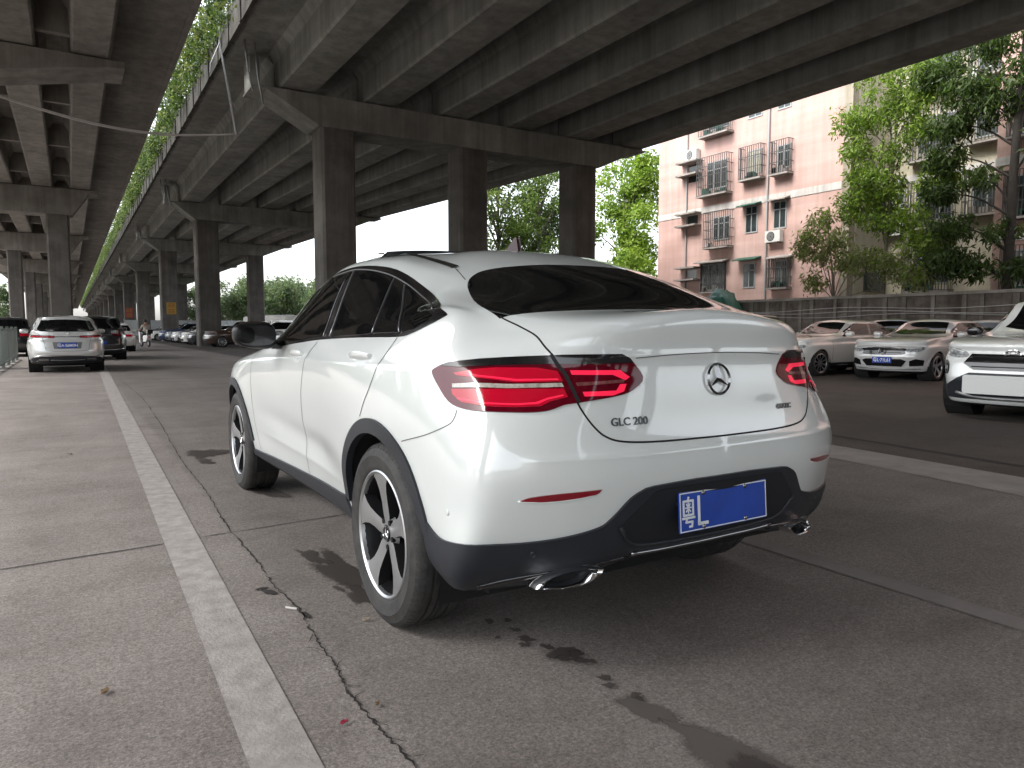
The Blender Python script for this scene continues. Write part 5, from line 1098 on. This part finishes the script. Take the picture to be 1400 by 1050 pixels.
    if kind == 'sedan':
        xT, xB = xe + .02, xd + .05; S.ws = (xe, h - .03, xd, zb + .13); S.patch('rear_window', spline([(xT, 0), (xT + .03, yT * .9), ((xT + xB) / 2 + .05, (yT + yB * .95) / 2), (xB + .12, yB * .93), (xB, 0), (xB + .12, -yB * .93), ((xT + xB) / 2 + .05, -(yT + yB * .95) / 2), (xT + .03, -yT * .9)], 3, True, (1, 3, 5, 7)), 'ws', glass, c, .010, .016, .022)
    else:
        zT = h - .13; zB = zb + .10; yT, yB = hw * .62, hw * .74
        S.patch('rear_window', spline([(0, zT + .01), (yT, zT - .02), (yB, zB + .05), (yB * .9, zB), (0, zB - .01), (-yB * .9, zB), (-yB, zB + .05), (-yT, zT - .02)], 3, True, (1, 2, 3, 5, 6, 7)), 'rear', glass, c, .008, .012, .04)
    def lamp(nm, pts, fr, m, par=None, off=.006, st=.06):
        o = None
        for sg in (1, -1): o = S.patch(nm, pts, fr, m, par or c, off, .008, st, sg)
        return o
    if rear: style['rear'](S, c, lamp, hw, zb, h, rowsp) if 'rear' in style else lamp('taillight', [(hw * .45, zb - .20), (hw * .84, zb - .20), (hw * .86, zb - .06), (hw * .45, zb - .08)], 'rear', M['red'])
    if front: style['front'](S, c, lamp, hw, zhood, wb + fo)
    if plate:
        txt, face = plate; px_ = S.pr('front' if face > 0 else 'rear', 0, style.get('plate_z', .5))[0][0]
        p = empty_part('number_plate', c, (px_ + face * .018, 0, style.get('plate_z', .5)))
        b = MB(); b.box2((-.005, -.22, -.07), (.005, .22, .07)); o = b.build('plate_panel', M['plate_blue'] if txt is not None else M['white_plastic'], p)
        if txt: text_mesh('plate_lettering', txt, .105, M['plate_white'], p, face_mtx((face * .006, 0, -.036), (0, face, 0), (0, 0, 1)), .001, 0, 'CENTER', .92, .002)
    return c
def empty_part(name, parent, loc):
    o = bpy.data.objects.new(name, None); o.empty_display_size = .1; COL.objects.link(o); o.parent = parent; o.location = loc; return o
def front_sedan(S, c, lamp, hw, zh, fx):
    g = S.patch('front_grille', spline([(-.40, .60), (.40, .60), (.47, .68), (.43, .75), (-.43, .75), (-.47, .68)], 3, True), 'front', M['trim'], c, .008, .012, .05)
    for z in (.645, .70): S.rod('grille_bar', [(-.40, z), (0, z + .005), (.40, z)], 'front', M['trim'], g, .006, .012, 1, 3, 4)
    S.rod('grille_frame', [(-.44, .74), (-.2, .765), (.2, .765), (.44, .74)], 'front', M['chrome'], g, .010, .008, 1, 3, 5)
    b = MB(); p, nn = S.pr('front', 0, .675); ring_star(b, .085, .013, 0, 'y'); o = b.build('emblem', M['chrome'], g); o.rotation_euler = (0, 0, -PI / 2); o.location = (p[0] + .03, 0, .675)
    lamp('headlight', spline([(.50, .665), (.62, .655), (.76, .685), (.815, .745), (.78, .775), (.64, .765), (.52, .735)], 3, True), 'front', M['lamp'], None, .008)
    lamp('daytime_lamp', [(.55, .742), (.66, .756), (.76, .764), (.76, .752), (.66, .742), (.55, .730)], 'front', M['white_plastic'], None, .013)
    S.patch('lower_intake', [(-.40, .33), (.40, .33), (.50, .46), (.40, .50), (-.40, .50), (-.50, .46)], 'front', M['trim'], c, .007, .012, .05)
    lamp('side_intake', [(.55, .34), (.78, .36), (.80, .48), (.68, .51), (.56, .46)], 'front', M['trim'])
    S.rod('bumper_lip', [(-.74, .285), (0, .262), (.74, .285)], 'front', M['chrome_dull'], c, .010, .004, 1, 6, 5)
def front_suv(S, c, lamp, hw, zh, fx):
    g = S.patch('front_grille', [(-.42, .66), (.42, .66), (.54, .74), (.46, .86), (-.46, .86), (-.54, .74)], 'front', M['trim'], c, .008, .012, .05)
    for z in (.70, .76, .82): S.rod('grille_bar', [(-.44, z), (0, z), (.44, z)], 'front', M['liner'], g, .007, .010, 1, 2, 4)
    b = MB(); p, nn = S.pr('front', 0, .875)
    for a_, b_ in ((.095, .065), (.034, .060), (.075, .027)):
        V = []; n = 32; F = []
        for i in range(n):
            q = 2 * PI * i / n
            for k, d in ((1.0, 0), (.86, .006), (.74, 0)): V.append((d, a_ * k * math.cos(q), b_ * k * math.sin(q) + (.032 if b_ < .05 else 0)))
        for i in range(n):
            j = (i + 1) % n
            for k in (0, 1): F.append((3 * i + k, 3 * i + k + 1, 3 * j + k + 1, 3 * j + k))
        b.add(V, F)
    o = b.build('emblem', M['chrome'], c); o.location = (p[0] + .02, 0, .862)
    lamp('headlight', spline([(.50, .83), (.66, .81), (.84, .86), (.86, .93), (.74, .945), (.56, .90)], 3, True), 'front', M['lamp'], None, .008)
    lamp('daytime_lamp', [(.56, .895), (.72, .935), (.80, .935), (.70, .915), (.57, .875)], 'front', M['white_plastic'], None, .013)
    S.patch('lower_bumper', [(-.78, .28), (.78, .28), (.84, .40), (.60, .55), (.46, .62), (-.46, .62), (-.60, .55), (-.84, .40)], 'front', M['cladding'], c, .012, .03, .05)
    S.rod('skid_plate', [(-.62, .36), (-.35, .31), (.35, .31), (.62, .36)], 'front', M['steel'], c, .022, .014, 1, 5, 6)
    lamp('fog_lamp', spline([(.74, .60), (.80, .60), (.82, .72), (.78, .78), (.73, .72)], 3, True), 'front', M['trim'], None, .008)
    lamp('fog_lens', [(.755, .655), (.795, .655), (.795, .70), (.755, .70)], 'front', M['lamp'], None, .012)
def front_far(S, c, lamp, hw, zh, fx):
    S.patch('front_grille', [(-.38, .58), (.38, .58), (.45, .74), (-.45, .74)], 'front', M['trim'], c, .008, .01, .08)
    lamp('headlight', [(.48, .66), (.76, .68), (.80, .78), (.50, .75)], 'front', M['lamp'])
    S.patch('lower_intake', [(-.6, .30), (.6, .30), (.6, .44), (-.6, .44)], 'front', M['trim'], c, .007, .01, .08)
def rear_silver(S, c, lamp, hw, zb, h, rows):
    for sg in (1, -1):
        t = S.patch('taillight', spline([(.30, .945), (.60, .95), (.82, .965), (.875, 1.02), (.84, 1.035), (.60, 1.015), (.30, 1.005)], 2, True), 'rear', M['red_dark'], c, .008, .01, .05, sg)
        S.patch('light_bar', [(.32, .955), (.60, .962), (.82, .978), (.83, .998), (.60, .985), (.32, .978)], 'rear', M['red'], t, .012, .004, .05, sg)
        b = MB(); V = [(.66, .42), (.44, .42), (.44, .36), (.66, .36)]
        S.patch('exhaust_tip', [(y, z - .02) for y, z in V], 'rear', M['dark_chrome'], c, .012, .02, .05, sg)
    S.patch('lamp_bridge', [(-.31, .965), (.31, .965), (.31, .985), (-.31, .985)], 'rear', M['dark_chrome'], c, .008, .01, .05)
    S.patch('lower_bumper', spline([(-.86, .27), (-.4, .25), (.4, .25), (.86, .27), (.84, .36), (.60, .45), (-.60, .45), (-.84, .36)], 2, True), 'rear', M['cladding'], c, .008, .02, .06)
    S.rod('bumper_trim', [(-.84, .40), (-.62, .48), (-.2, .475), (.2, .475), (.62, .48), (.84, .40)], 'rear', M['chrome'], c, .011, .008, 1, 4, 5)
    S.rod('bumper_trim', [(-.40, .36), (0, .35), (.40, .36)], 'rear', M['steel'], c, .010, .012, 1, 4, 5)
    S.strip('tailgate_seam', [(.66, 1.06), (.58, .98), (.52, .80), (.49, .64), (.42, .60), (0, .59), (-.42, .60), (-.49, .64), (-.52, .80), (-.58, .98), (-.66, 1.06)], 'rear', M['gap'], c, .007, .002)
    S.patch('plate_recess', [(-.31, .655), (.31, .655), (.34, .83), (-.34, .83)], 'rear', M['recess_grey'], c, .004, .006, .06)
    b = MB(); p, nn = S.pr('rear', 0, 1.07); b.box((p[0] - .012, 0, 1.07), (.012, .09, .05)); b.build('emblem', M['chrome'], c, bevel=.004)
    S.rod('roof_spoiler', [(-.52, h - .10), (0, h - .075), (.52, h - .10)], 'rear', M['silver_paint'], c, .028, .01, 1, 5, 8)
    b = MB(); p = S.pr('rear', .06, zb + .11)[0]; b.tube([(p[0] - .015, .06, zb + .12), (p[0] - .0 + .05, -.36, zb + .20)], .010, 5); b.build('rear_wiper', M['trim'], c)
def rear_black(S, c, lamp, hw, zb, h, rows):
    lamp('taillight', spline([(.42, zb - .14), (.70, zb - .16), (.86, zb - .12), (.87, zb - .03), (.60, zb - .05), (.42, zb - .07)], 2, True), 'rear', M['red_dark'], None, .008)
    S.rod('tailgate_trim', [(-.42, zb - .12), (0, zb - .125), (.42, zb - .12)], 'rear', M['chrome_dull'], c, .014, .008, 1, 4, 5)
    S.rod('bumper_trim', [(-.80, .44), (-.4, .40), (.4, .40), (.80, .44)], 'rear', M['chrome'], c, .016, .010, 1, 4, 5)
    S.patch('lower_bumper', [(-.84, .26), (.84, .26), (.82, .40), (-.82, .40)], 'rear', M['cladding'], c, .008, .02, .08)
    S.rod('bumper_trim', [(-.80, .60), (0, .58), (.80, .60)], 'rear', M['chrome_dull'], c, .010, .008, 1, 4, 5)
M['recess_grey'] = mat('recess_grey', (.16, .165, .165), .4)
SEDAN = (2.84, .80, 1.05, 1.81, 1.44, .955, .90, 2.10, 1.28, .10, -.62, 'sedan', .325)
SUV = (2.69, .93, .98, 1.86, 1.69, 1.08, 1.02, 2.12, 1.38, -.52, -.82, 'suv', .355)
CROSS = (2.66, .92, 1.12, 1.82, 1.56, 1.02, .95, 2.05, 1.30, -.42, -.95, 'suv', .345)
HATCH = (2.65, .85, .80, 1.78, 1.50, .97, .92, 2.05, 1.28, -.30, -.66, 'suv', .32)
LOWSUV = (2.69, .93, .98, 1.86, 1.66, 1.06, 1.0, 1.72, .98, -.52, -.82, 'suv', .355)
def repaint(root, m):
    for ch in root.children:
        if ch.name.split('.')[0] in ('body', 'side_mirror') and ch.material_slots:
            ch.material_slots[0].link = 'OBJECT'; ch.material_slots[0].material = m
def cars():
    hd = lambda x, y: math.atan2(y, x)
    def at(front_l, off, h):                                            # rear-axle spot from a wheel's ground point (dx forward, dy left)
        return (front_l[0] - off[0] * math.cos(h) + off[1] * math.sin(h), front_l[1] - off[0] * math.sin(h) - off[1] * math.cos(h), 0)
    # silver crossover and the black SUV parked ahead along the line
    gcar('crossover', 'silver crossover seen from behind, parked left of the painted line with a blue plate', CROSS, M['silver_paint'], (-.11, 23.75, 0), PI / 2 + .035, front=False, plate=('粤A·S6M0N', -1), style={'rear': rear_silver, 'plate_z': .745, 'arch': False, 'spokes': 5})
    gcar('suv', 'black SUV seen from behind, parked just beyond the silver crossover', SUV, M['black_paint'], (.93, 32.1, 0), PI / 2 + .01, front=False, plate=('', -1), style={'rear': rear_black, 'plate_z': .66})
    gcar('hatchback', 'white hatchback partly hidden beyond the black SUV', HATCH, M['pearl_paint'], (2.05, 43, 0), PI / 2, lod=0, front=False, style={})
    gcar('suv', 'dark SUV behind the metal barrier at the left edge', SUV, M['black_paint'], (-2.25, 37.5, 0), PI / 2 + .02, lod=0, front=False, style={})
    # right-hand parking: heads point to the aisle
    ha = hd(-1, .03); la = at((16.1, 11.33), (2.84, .86), ha)
    gcar('sedan', 'white saloon showing its side, between the white coupe and the grey-roofed saloon', SEDAN, M['pearl_paint'], la, ha, style={'front': front_sedan, 'glass': 'glass_grey', 'rimr': .74})
    hb = hd(-.996, -.09); lb = at((16.82, 8.80), (2.84, .90), hb)
    gcar('sedan', 'white saloon facing the camera with a blue front plate, dark roof panel and chrome grille', SEDAN, M['silver_white'], lb, hb, plate=('粤L·71L61', 1), style={'front': front_sedan, 'plate_z': .475, 'glass': 'glass_grey', 'rimr': .74, 'spokes': 5})
    hr_ = hd(-.985, -.17); lr = (13.56, 4.98, 0)
    rv = gcar('suv', 'white SUV with black lower bumper and an added blank panel over its plate, cut by the right edge', LOWSUV, M['white_suv'], lr, hr_, style={'front': front_suv, 'arch': True, 'mirror': 'black', 'glass': 'glass'})
    p = empty_part('plate_mask', rv, (2.69 + .93 + .035, 0, .475)); b = MB(); n = 20; q = []  # added blank panel standing for the masked-out plate area, not a real cover
    for cx_, cz_, a0 in ((.48, .09, 0), (-.48, .09, 90), (-.48, -.09, 180), (.48, -.09, 270)): q += [(cx_ + .03 * math.cos(R(a0 + a)), cz_ + .03 * math.sin(R(a0 + a))) for a in (0, 30, 60, 90)]
    b.prism(q, 0, -.02, .0); b.build('mask_panel', M['white_plastic'], p)
    gcar('suv', 'dark-windowed grey SUV behind the side-on white saloon, next to the coupe tail', SUV, M['silver_paint'], (20.3, 16.9, 0), hd(-.93, -.37), lod=0, style={'front': front_far})
    gcar('hatchback', 'dark car with a pale roof edge glimpsed between the two white saloons', HATCH, M['dark_grey_paint'], (22.2, 12.9, 0), hd(-.9, -.42), lod=0, style={'front': front_far})
    gcar('hatchback', 'pale grey car whose roof shows between the facing saloon and the cut-off SUV', HATCH, M['silver_paint'], (23.2, 7.9, 0), hd(-.8, -.6), lod=0, style={'front': front_far, 'glass': 'glass_grey'})
    gcar('sedan', 'black sedan against the boundary wall between the side-on saloon and the tarpaulin', SEDAN, M['black_paint'], (22.4, 20.6, 0), hd(-1, 0), lod=0, style={'front': front_far})
    gcar('sedan', 'pearl white sedan by the boundary wall behind the cut-off SUV', SEDAN, M['pearl_paint'], (23.0, 10.3, 0), hd(-1, -.1), lod=0, style={'front': front_far, 'glass': 'glass_grey'})
    # the row under the right viaduct, noses to the aisle
    G = 'cars parked nose-out under the right viaduct'
    s0 = gcar('suv', 'brown SUV parked nose-out before the second column', SUV, M['brown_paint'], (10.9, 49.9, 0), PI + .06, lod=0, group=G, style={'front': front_far})
    d0 = gcar('sedan', 'dark sedan parked nose-out under the right viaduct beyond the brown SUV', SEDAN, M['dark_grey_paint'], (10.7, 55.6, 0), PI, lod=0, group=G, style={'front': front_far})
    rows = [(s0, 'white SUV parked nose-out with its bonnet beside the coupe mirror', 'white_suv', 12.2, 46.9, .06), (s0, 'black SUV parked right of the white SUV, behind the coupe mirror', 'black_paint', 13.8, 43.2, .06),
            (d0, 'white sedan parked nose-out just left of the second column', 'pearl_paint', 10.6, 58.6, 0), (d0, 'black sedan parked nose-out left of the white sedan', 'black_paint', 10.8, 61.8, 0), (d0, 'silver sedan in front of the column with the yellow board', 'silver_paint', 10.7, 65.2, 0),
            (d0, 'grey sedan parked below the yellow notice board', 'grey_paint', 10.6, 68.6, 0), (s0, 'dark blue SUV parked nose-out left of the yellow board column', 'blue_paint', 10.4, 72.2, 0), (d0, 'white sedan far down the row, left of the dark blue SUV', 'pearl_paint', 10.3, 80, 0), (d0, 'black sedan far down the row next to the farthest white sedan', 'black_paint', 10.4, 84, 0), (s0, 'grey SUV at the far end of the row', 'grey_paint', 10.4, 90, 0)]
    for src, label, pm, x, y, dr in rows:
        c = copy_tree(src); c.location = (x, y, 0); c.rotation_euler = (0, 0, PI + dr); c['label'] = label; repaint(c, M[pm])
paint('silver_white', (.66, .66, .65), .28, .1); paint('white_suv', (.72, .74, .72))
# ---------------------------------------------------------------- scooter, rider, fence, truck, street lamp
def skin_fig(name, V, E, rad, m, parent, lvl=1):
    me = bpy.data.meshes.new(name); me.from_pydata(V, E, []); o = link(bpy.data.objects.new(name, me), parent); me.materials.append(m)
    s = o.modifiers.new('skin', 'SKIN'); s.use_smooth_shade = True; me.skin_vertices[0].data[0].use_root = True
    for i, r in enumerate(rad): me.skin_vertices[0].data[i].radius = (r, r) if not isinstance(r, tuple) else r
    u = o.modifiers.new('sub', 'SUBSURF'); u.levels = u.render_levels = lvl
    bpy.context.view_layer.update(); dg = bpy.context.evaluated_depsgraph_get(); n = bpy.data.meshes.new_from_object(o.evaluated_get(dg)); o.modifiers.clear(); o.data = n; n.name = name
    n.polygons.foreach_set('use_smooth', np.ones(len(n.polygons), dtype=bool)); return o
def small_things():
    sc = empty('scooter', 'white motor scooter standing in the aisle right of the black SUV', 'scooter', (4.15, 52.6, 0), PI / 2 + .25)
    for x in (-.62, .62):
        b = MB(); b.lathe([(.13, .045), (.21, .05), (.235, .02), (.235, -.02), (.21, -.05), (.13, -.045)], 24, 0, 1, (x, 0, .235)); w = b.build('wheel', M['rubber'], sc, smooth=True); b = MB(); b.lathe([(.001, .04), (.13, .03), (.13, -.03), (.001, -.04)], 16, 0, 1, (x, 0, .235)); b.build('rim', M['alloy'], w)
    b = MB(); b.prism([(-.80, .62), (-.72, .80), (-.05, .74), (.02, .62), (-.05, .34), (-.40, .32), (-.66, .45)], 1, -.14, .14); b.build('body', M['pearl_paint'], sc, bevel=.04)
    b = MB(); b.box2((-.05, -.15, .28), (.42, .15, .34)); b.build('footboard', M['cladding'], sc, bevel=.01)
    b = MB(); b.prism([(.36, .30), (.46, .32), (.56, .92), (.50, 1.0), (.42, .92)], 1, -.18, .18); b.build('leg_shield', M['pearl_paint'], sc, bevel=.03)
    b = MB(); b.tube([(.62, 0, .25), (.48, 0, 1.02)], .03, 8); b.tube([(.46, -.32, 1.06), (.50, 0, 1.02), (.46, .32, 1.06)], .018, 8); b.build('handlebar', M['trim'], sc)
    b = MB(); b.prism([(-.74, .80), (-.05, .755), (-.02, .80), (-.35, .86), (-.74, .88)], 1, -.13, .13); b.build('seat', M['trim'], sc, bevel=.02)
    b = MB(); b.box2((-1.02, -.17, .86), (-.70, .17, 1.12)); b.build('top_box', M['trim'], sc, bevel=.03)
    b = MB(); b.box2((-.815, -.06, .62), (-.79, .06, .68)); b.build('taillight', M['red'], sc)
    p = empty('person', 'person with dark hair in light clothes riding the white scooter', 'person', (4.15, 52.6, 0), PI / 2 + .25)
    cloth = mat('light_shirt', (.42, .38, .32), .8); sk = mat('skin_tone', (.36, .22, .16), .5); tr = mat('grey_trousers', (.12, .12, .13), .8); hair = mat('dark_hair', (.012, .010, .009), .6)
    V = [(-.30, 0, .93), (-.28, 0, 1.10), (-.24, 0, 1.30), (-.22, 0, 1.44), (-.20, 0, 1.52), (-.17, 0, 1.60), (-.16, 0, 1.68)]
    E = [(i, i + 1) for i in range(6)]; rad = [(.17, .13), (.155, .12), (.18, .125), (.12, .10), .052, .085, .085]
    for s in (1, -1):
        k = len(V); V += [(-.21, s * .19, 1.40), (-.08, s * .25, 1.20), (.16, s * .27, 1.10), (.38, s * .28, 1.09), (-.22, s * .10, .90), (.10, s * .14, .88), (.16, s * .13, .60), (.15, s * .13, .40), (.30, s * .14, .375)]
        E += [(3, k), (k, k + 1), (k + 1, k + 2), (k + 2, k + 3), (0, k + 4), (k + 4, k + 5), (k + 5, k + 6), (k + 6, k + 7), (k + 7, k + 8)]; rad += [.065, .052, .042, .036, .10, .078, .058, .045, .04]
    skin_fig('body', V, E, rad, sk, p)
    V2 = V[:4]; E2 = [(0, 1), (1, 2), (2, 3)]; r2 = [(.185, .145), (.17, .135), (.195, .14), (.13, .11)]
    for s in (1, -1): k = len(V2); V2 += [(-.21, s * .19, 1.40), (-.09, s * .245, 1.215), (.02, s * .26, 1.16)]; E2 += [(3, k), (k, k + 1), (k + 1, k + 2)]; r2 += [.078, .066, .058]
    skin_fig('shirt', V2, E2, r2, cloth, p)
    V3 = [(-.30, 0, .93)]; E3 = []; r3 = [(.18, .14)]
    for s in (1, -1): k = len(V3); V3 += [(-.22, s * .10, .90), (.10, s * .14, .88), (.16, s * .13, .60), (.155, s * .13, .44)]; E3 += [(0, k), (k, k + 1), (k + 1, k + 2), (k + 2, k + 3)]; r3 += [.112, .09, .07, .06]
    skin_fig('trousers', V3, E3, r3, tr, p)
    bm = bmesh.new(); bmesh.ops.create_icosphere(bm, subdivisions=3, radius=.108)
    for v in bm.verts:
        if v.co.x > .03 and v.co.z < .02: v.co *= .80
        v.co = Vector((v.co.x - .175, v.co.y * .92, v.co.z * 1.08 + 1.685))
    bmobj('hair', bm, hair, p, True)
    # metal barrier at far left
    f = empty('metal_fence', 'grey green metal barrier of upright bars left of the silver crossover', 'fence', (-1.75, 22, 0)); gm = mat('green_grey_steel', (.20, .225, .21), .5, .4)
    def FX(n, b): return b.build(n, gm, f)
    b = MB(); b.box2((-.03, 0, 1.14), (.03, 11, 1.2)); b.box2((-.025, 0, .12), (.025, 11, .17)); FX('rail', b)
    for y in np.arange(0, 11.1, 2.2): b = MB(); b.box2((-.04, y - .04, 0), (.04, y + .04, 1.26)); b.box2((-.14, y - .1, 0), (.14, y + .1, .02)); FX('post', b)
    b = MB()
    for y in np.arange(.2, 11, .2): b.tube([(0, y, .15), (0, y, 1.16)], .010, 6)
    FX('bars', b)
    # orange lorry and grey lorry beyond the row, far fence, street lamp
    def lorry(x, y, rz, label, m, cab):
        t = empty('lorry', label, 'lorry', (x, y, 0), rz)
        b = MB(); b.box2((-3.6, -1.2, .95), (1.6, 1.2, 2.7)); b.build('cargo_box', m, t, bevel=.04)
        b = MB(); b.prism([(1.75, .6), (3.6, .6), (3.62, 1.4), (3.3, 2.45), (1.75, 2.5)], 1, -1.1, 1.1); c = b.build('cab', cab, t, bevel=.08)
        b = MB(); b.prism([(3.625, 1.45), (3.64, 1.45), (3.36, 2.30), (3.345, 2.30)], 1, -.95, .95); b.build('windscreen', M['glass'], c)
        b = MB(); b.box2((-3.5, -.5, .55), (3.4, .5, .9)); b.build('chassis', M['liner'], t)
        for xx in (-2.2, 2.6):
            for s in (1, -1): b = MB(); b.lathe([(.001, .12), (.25, .12), (.44, .1), (.48, .05), (.48, -.1), (.2, -.1)], 20, 0, 1, (xx, s * .95, .48)); b.build('wheel', M['rubber'], t)
    lorry(21.5, 73, PI / 2 + .5, 'orange box lorry parked beyond the nose-out row', mat('orange_paint', (.45, .10, .02), .5), M['pearl_paint'])
    lorry(19.6, 84, PI / 2 + .5, 'grey box lorry left of the orange lorry, beyond the row', M['grey_paint'], M['grey_paint'])
    f = empty('site_fence', 'pale panel fence below the distant trees beyond the right viaduct', 'fence', (40, 105, 0)); pm = mat('pale_fence_panel', (.45, .47, .47), .6, var=.1, scale=1)
    for x in np.arange(-34, 30, 2.5): b = MB(); b.box2((x, -.04, .3), (x + 2.42, .04, 2.3)); b.build('panel', pm, f)
    b = MB()
    for x in np.arange(-34, 30.1, 2.5): b.box2((x - .08, -.06, 0), (x, .06, 2.5))
    b.build('post', M['steel'], f)
    l = empty('street_lamp', 'tall pale street lamp standing beyond the viaduct between the first two columns', 'street lamp', (25.5, 62.5, 0)); b = MB(); b.tube([(0, 0, 0), (0, 0, 8.1)], .09, 8, r2=.05); b.build('pole', M['fascia'], l)
    b = MB(); b.tube([(-.9, 0, 8.0), (0, 0, 7.85), (.9, 0, 8.0)], .035, 6); b.box2((-1.3, -.12, 7.98), (-.8, .12, 8.08)); b.box2((.8, -.12, 7.98), (1.3, .12, 8.08)); b.build('lamp_head', M['fascia'], l)
# ---------------------------------------------------------------- build and light the place
make_ground(); viaducts(); building(); vegetation(); cars(); small_things(); main_car()
w = bpy.data.worlds.new('World'); SC.world = w; w.use_nodes = True; nt = w.node_tree
sky = nt.nodes.new('ShaderNodeTexSky'); sky.sky_type = 'NISHITA'; sky.sun_disc = False; SUN_EL, SUN_AZ = 52, 278
sky.sun_elevation = R(SUN_EL); sky.sun_rotation = R(SUN_AZ); sky.air_density = 1.0; sky.dust_density = 3; sky.ozone_density = 1.2
hs = nt.nodes.new('ShaderNodeHueSaturation'); hs.inputs['Saturation'].default_value = .28        # thin overcast: nearly white sky
nt.links.new(sky.outputs[0], hs.inputs['Color']); nt.links.new(hs.outputs[0], nt.nodes['Background'].inputs[0]); nt.nodes['Background'].inputs[1].default_value = .12
sd = bpy.data.lights.new('sun', 'SUN'); sd.energy = 1.0; sd.angle = R(25); sd.color = (1, .965, .92); so = bpy.data.objects.new('sun', sd); COL.objects.link(so)
v = Vector((math.sin(R(SUN_AZ)) * math.cos(R(SUN_EL)), math.cos(R(SUN_AZ)) * math.cos(R(SUN_EL)), math.sin(R(SUN_EL))))
so.rotation_mode = 'QUATERNION'; so.rotation_quaternion = v.to_track_quat('Z', 'Y'); so.location = v * 60
SC.view_settings.exposure = 2.3
SC.cycles.max_bounces = 10; SC.cycles.diffuse_bounces = 6; SC.cycles.glossy_bounces = 5; SC.cycles.transmission_bounces = 4; SC.cycles.sample_clamp_indirect = 6
cd = bpy.data.cameras.new('camera'); cam = bpy.data.objects.new('camera', cd); COL.objects.link(cam)
cam.location = (0, 0, 1.1909); cam.rotation_euler = (PI / 2 - .0770, 0, -.5513)
cd.sensor_width = 36; cd.lens = 36 * 980 / 1400; cd.clip_start = .05; cd.clip_end = 3000
SC.camera = cam
SC.view_settings.view_transform = 'Standard'; SC.view_settings.look = 'None'
SC.cycles.use_denoising = True
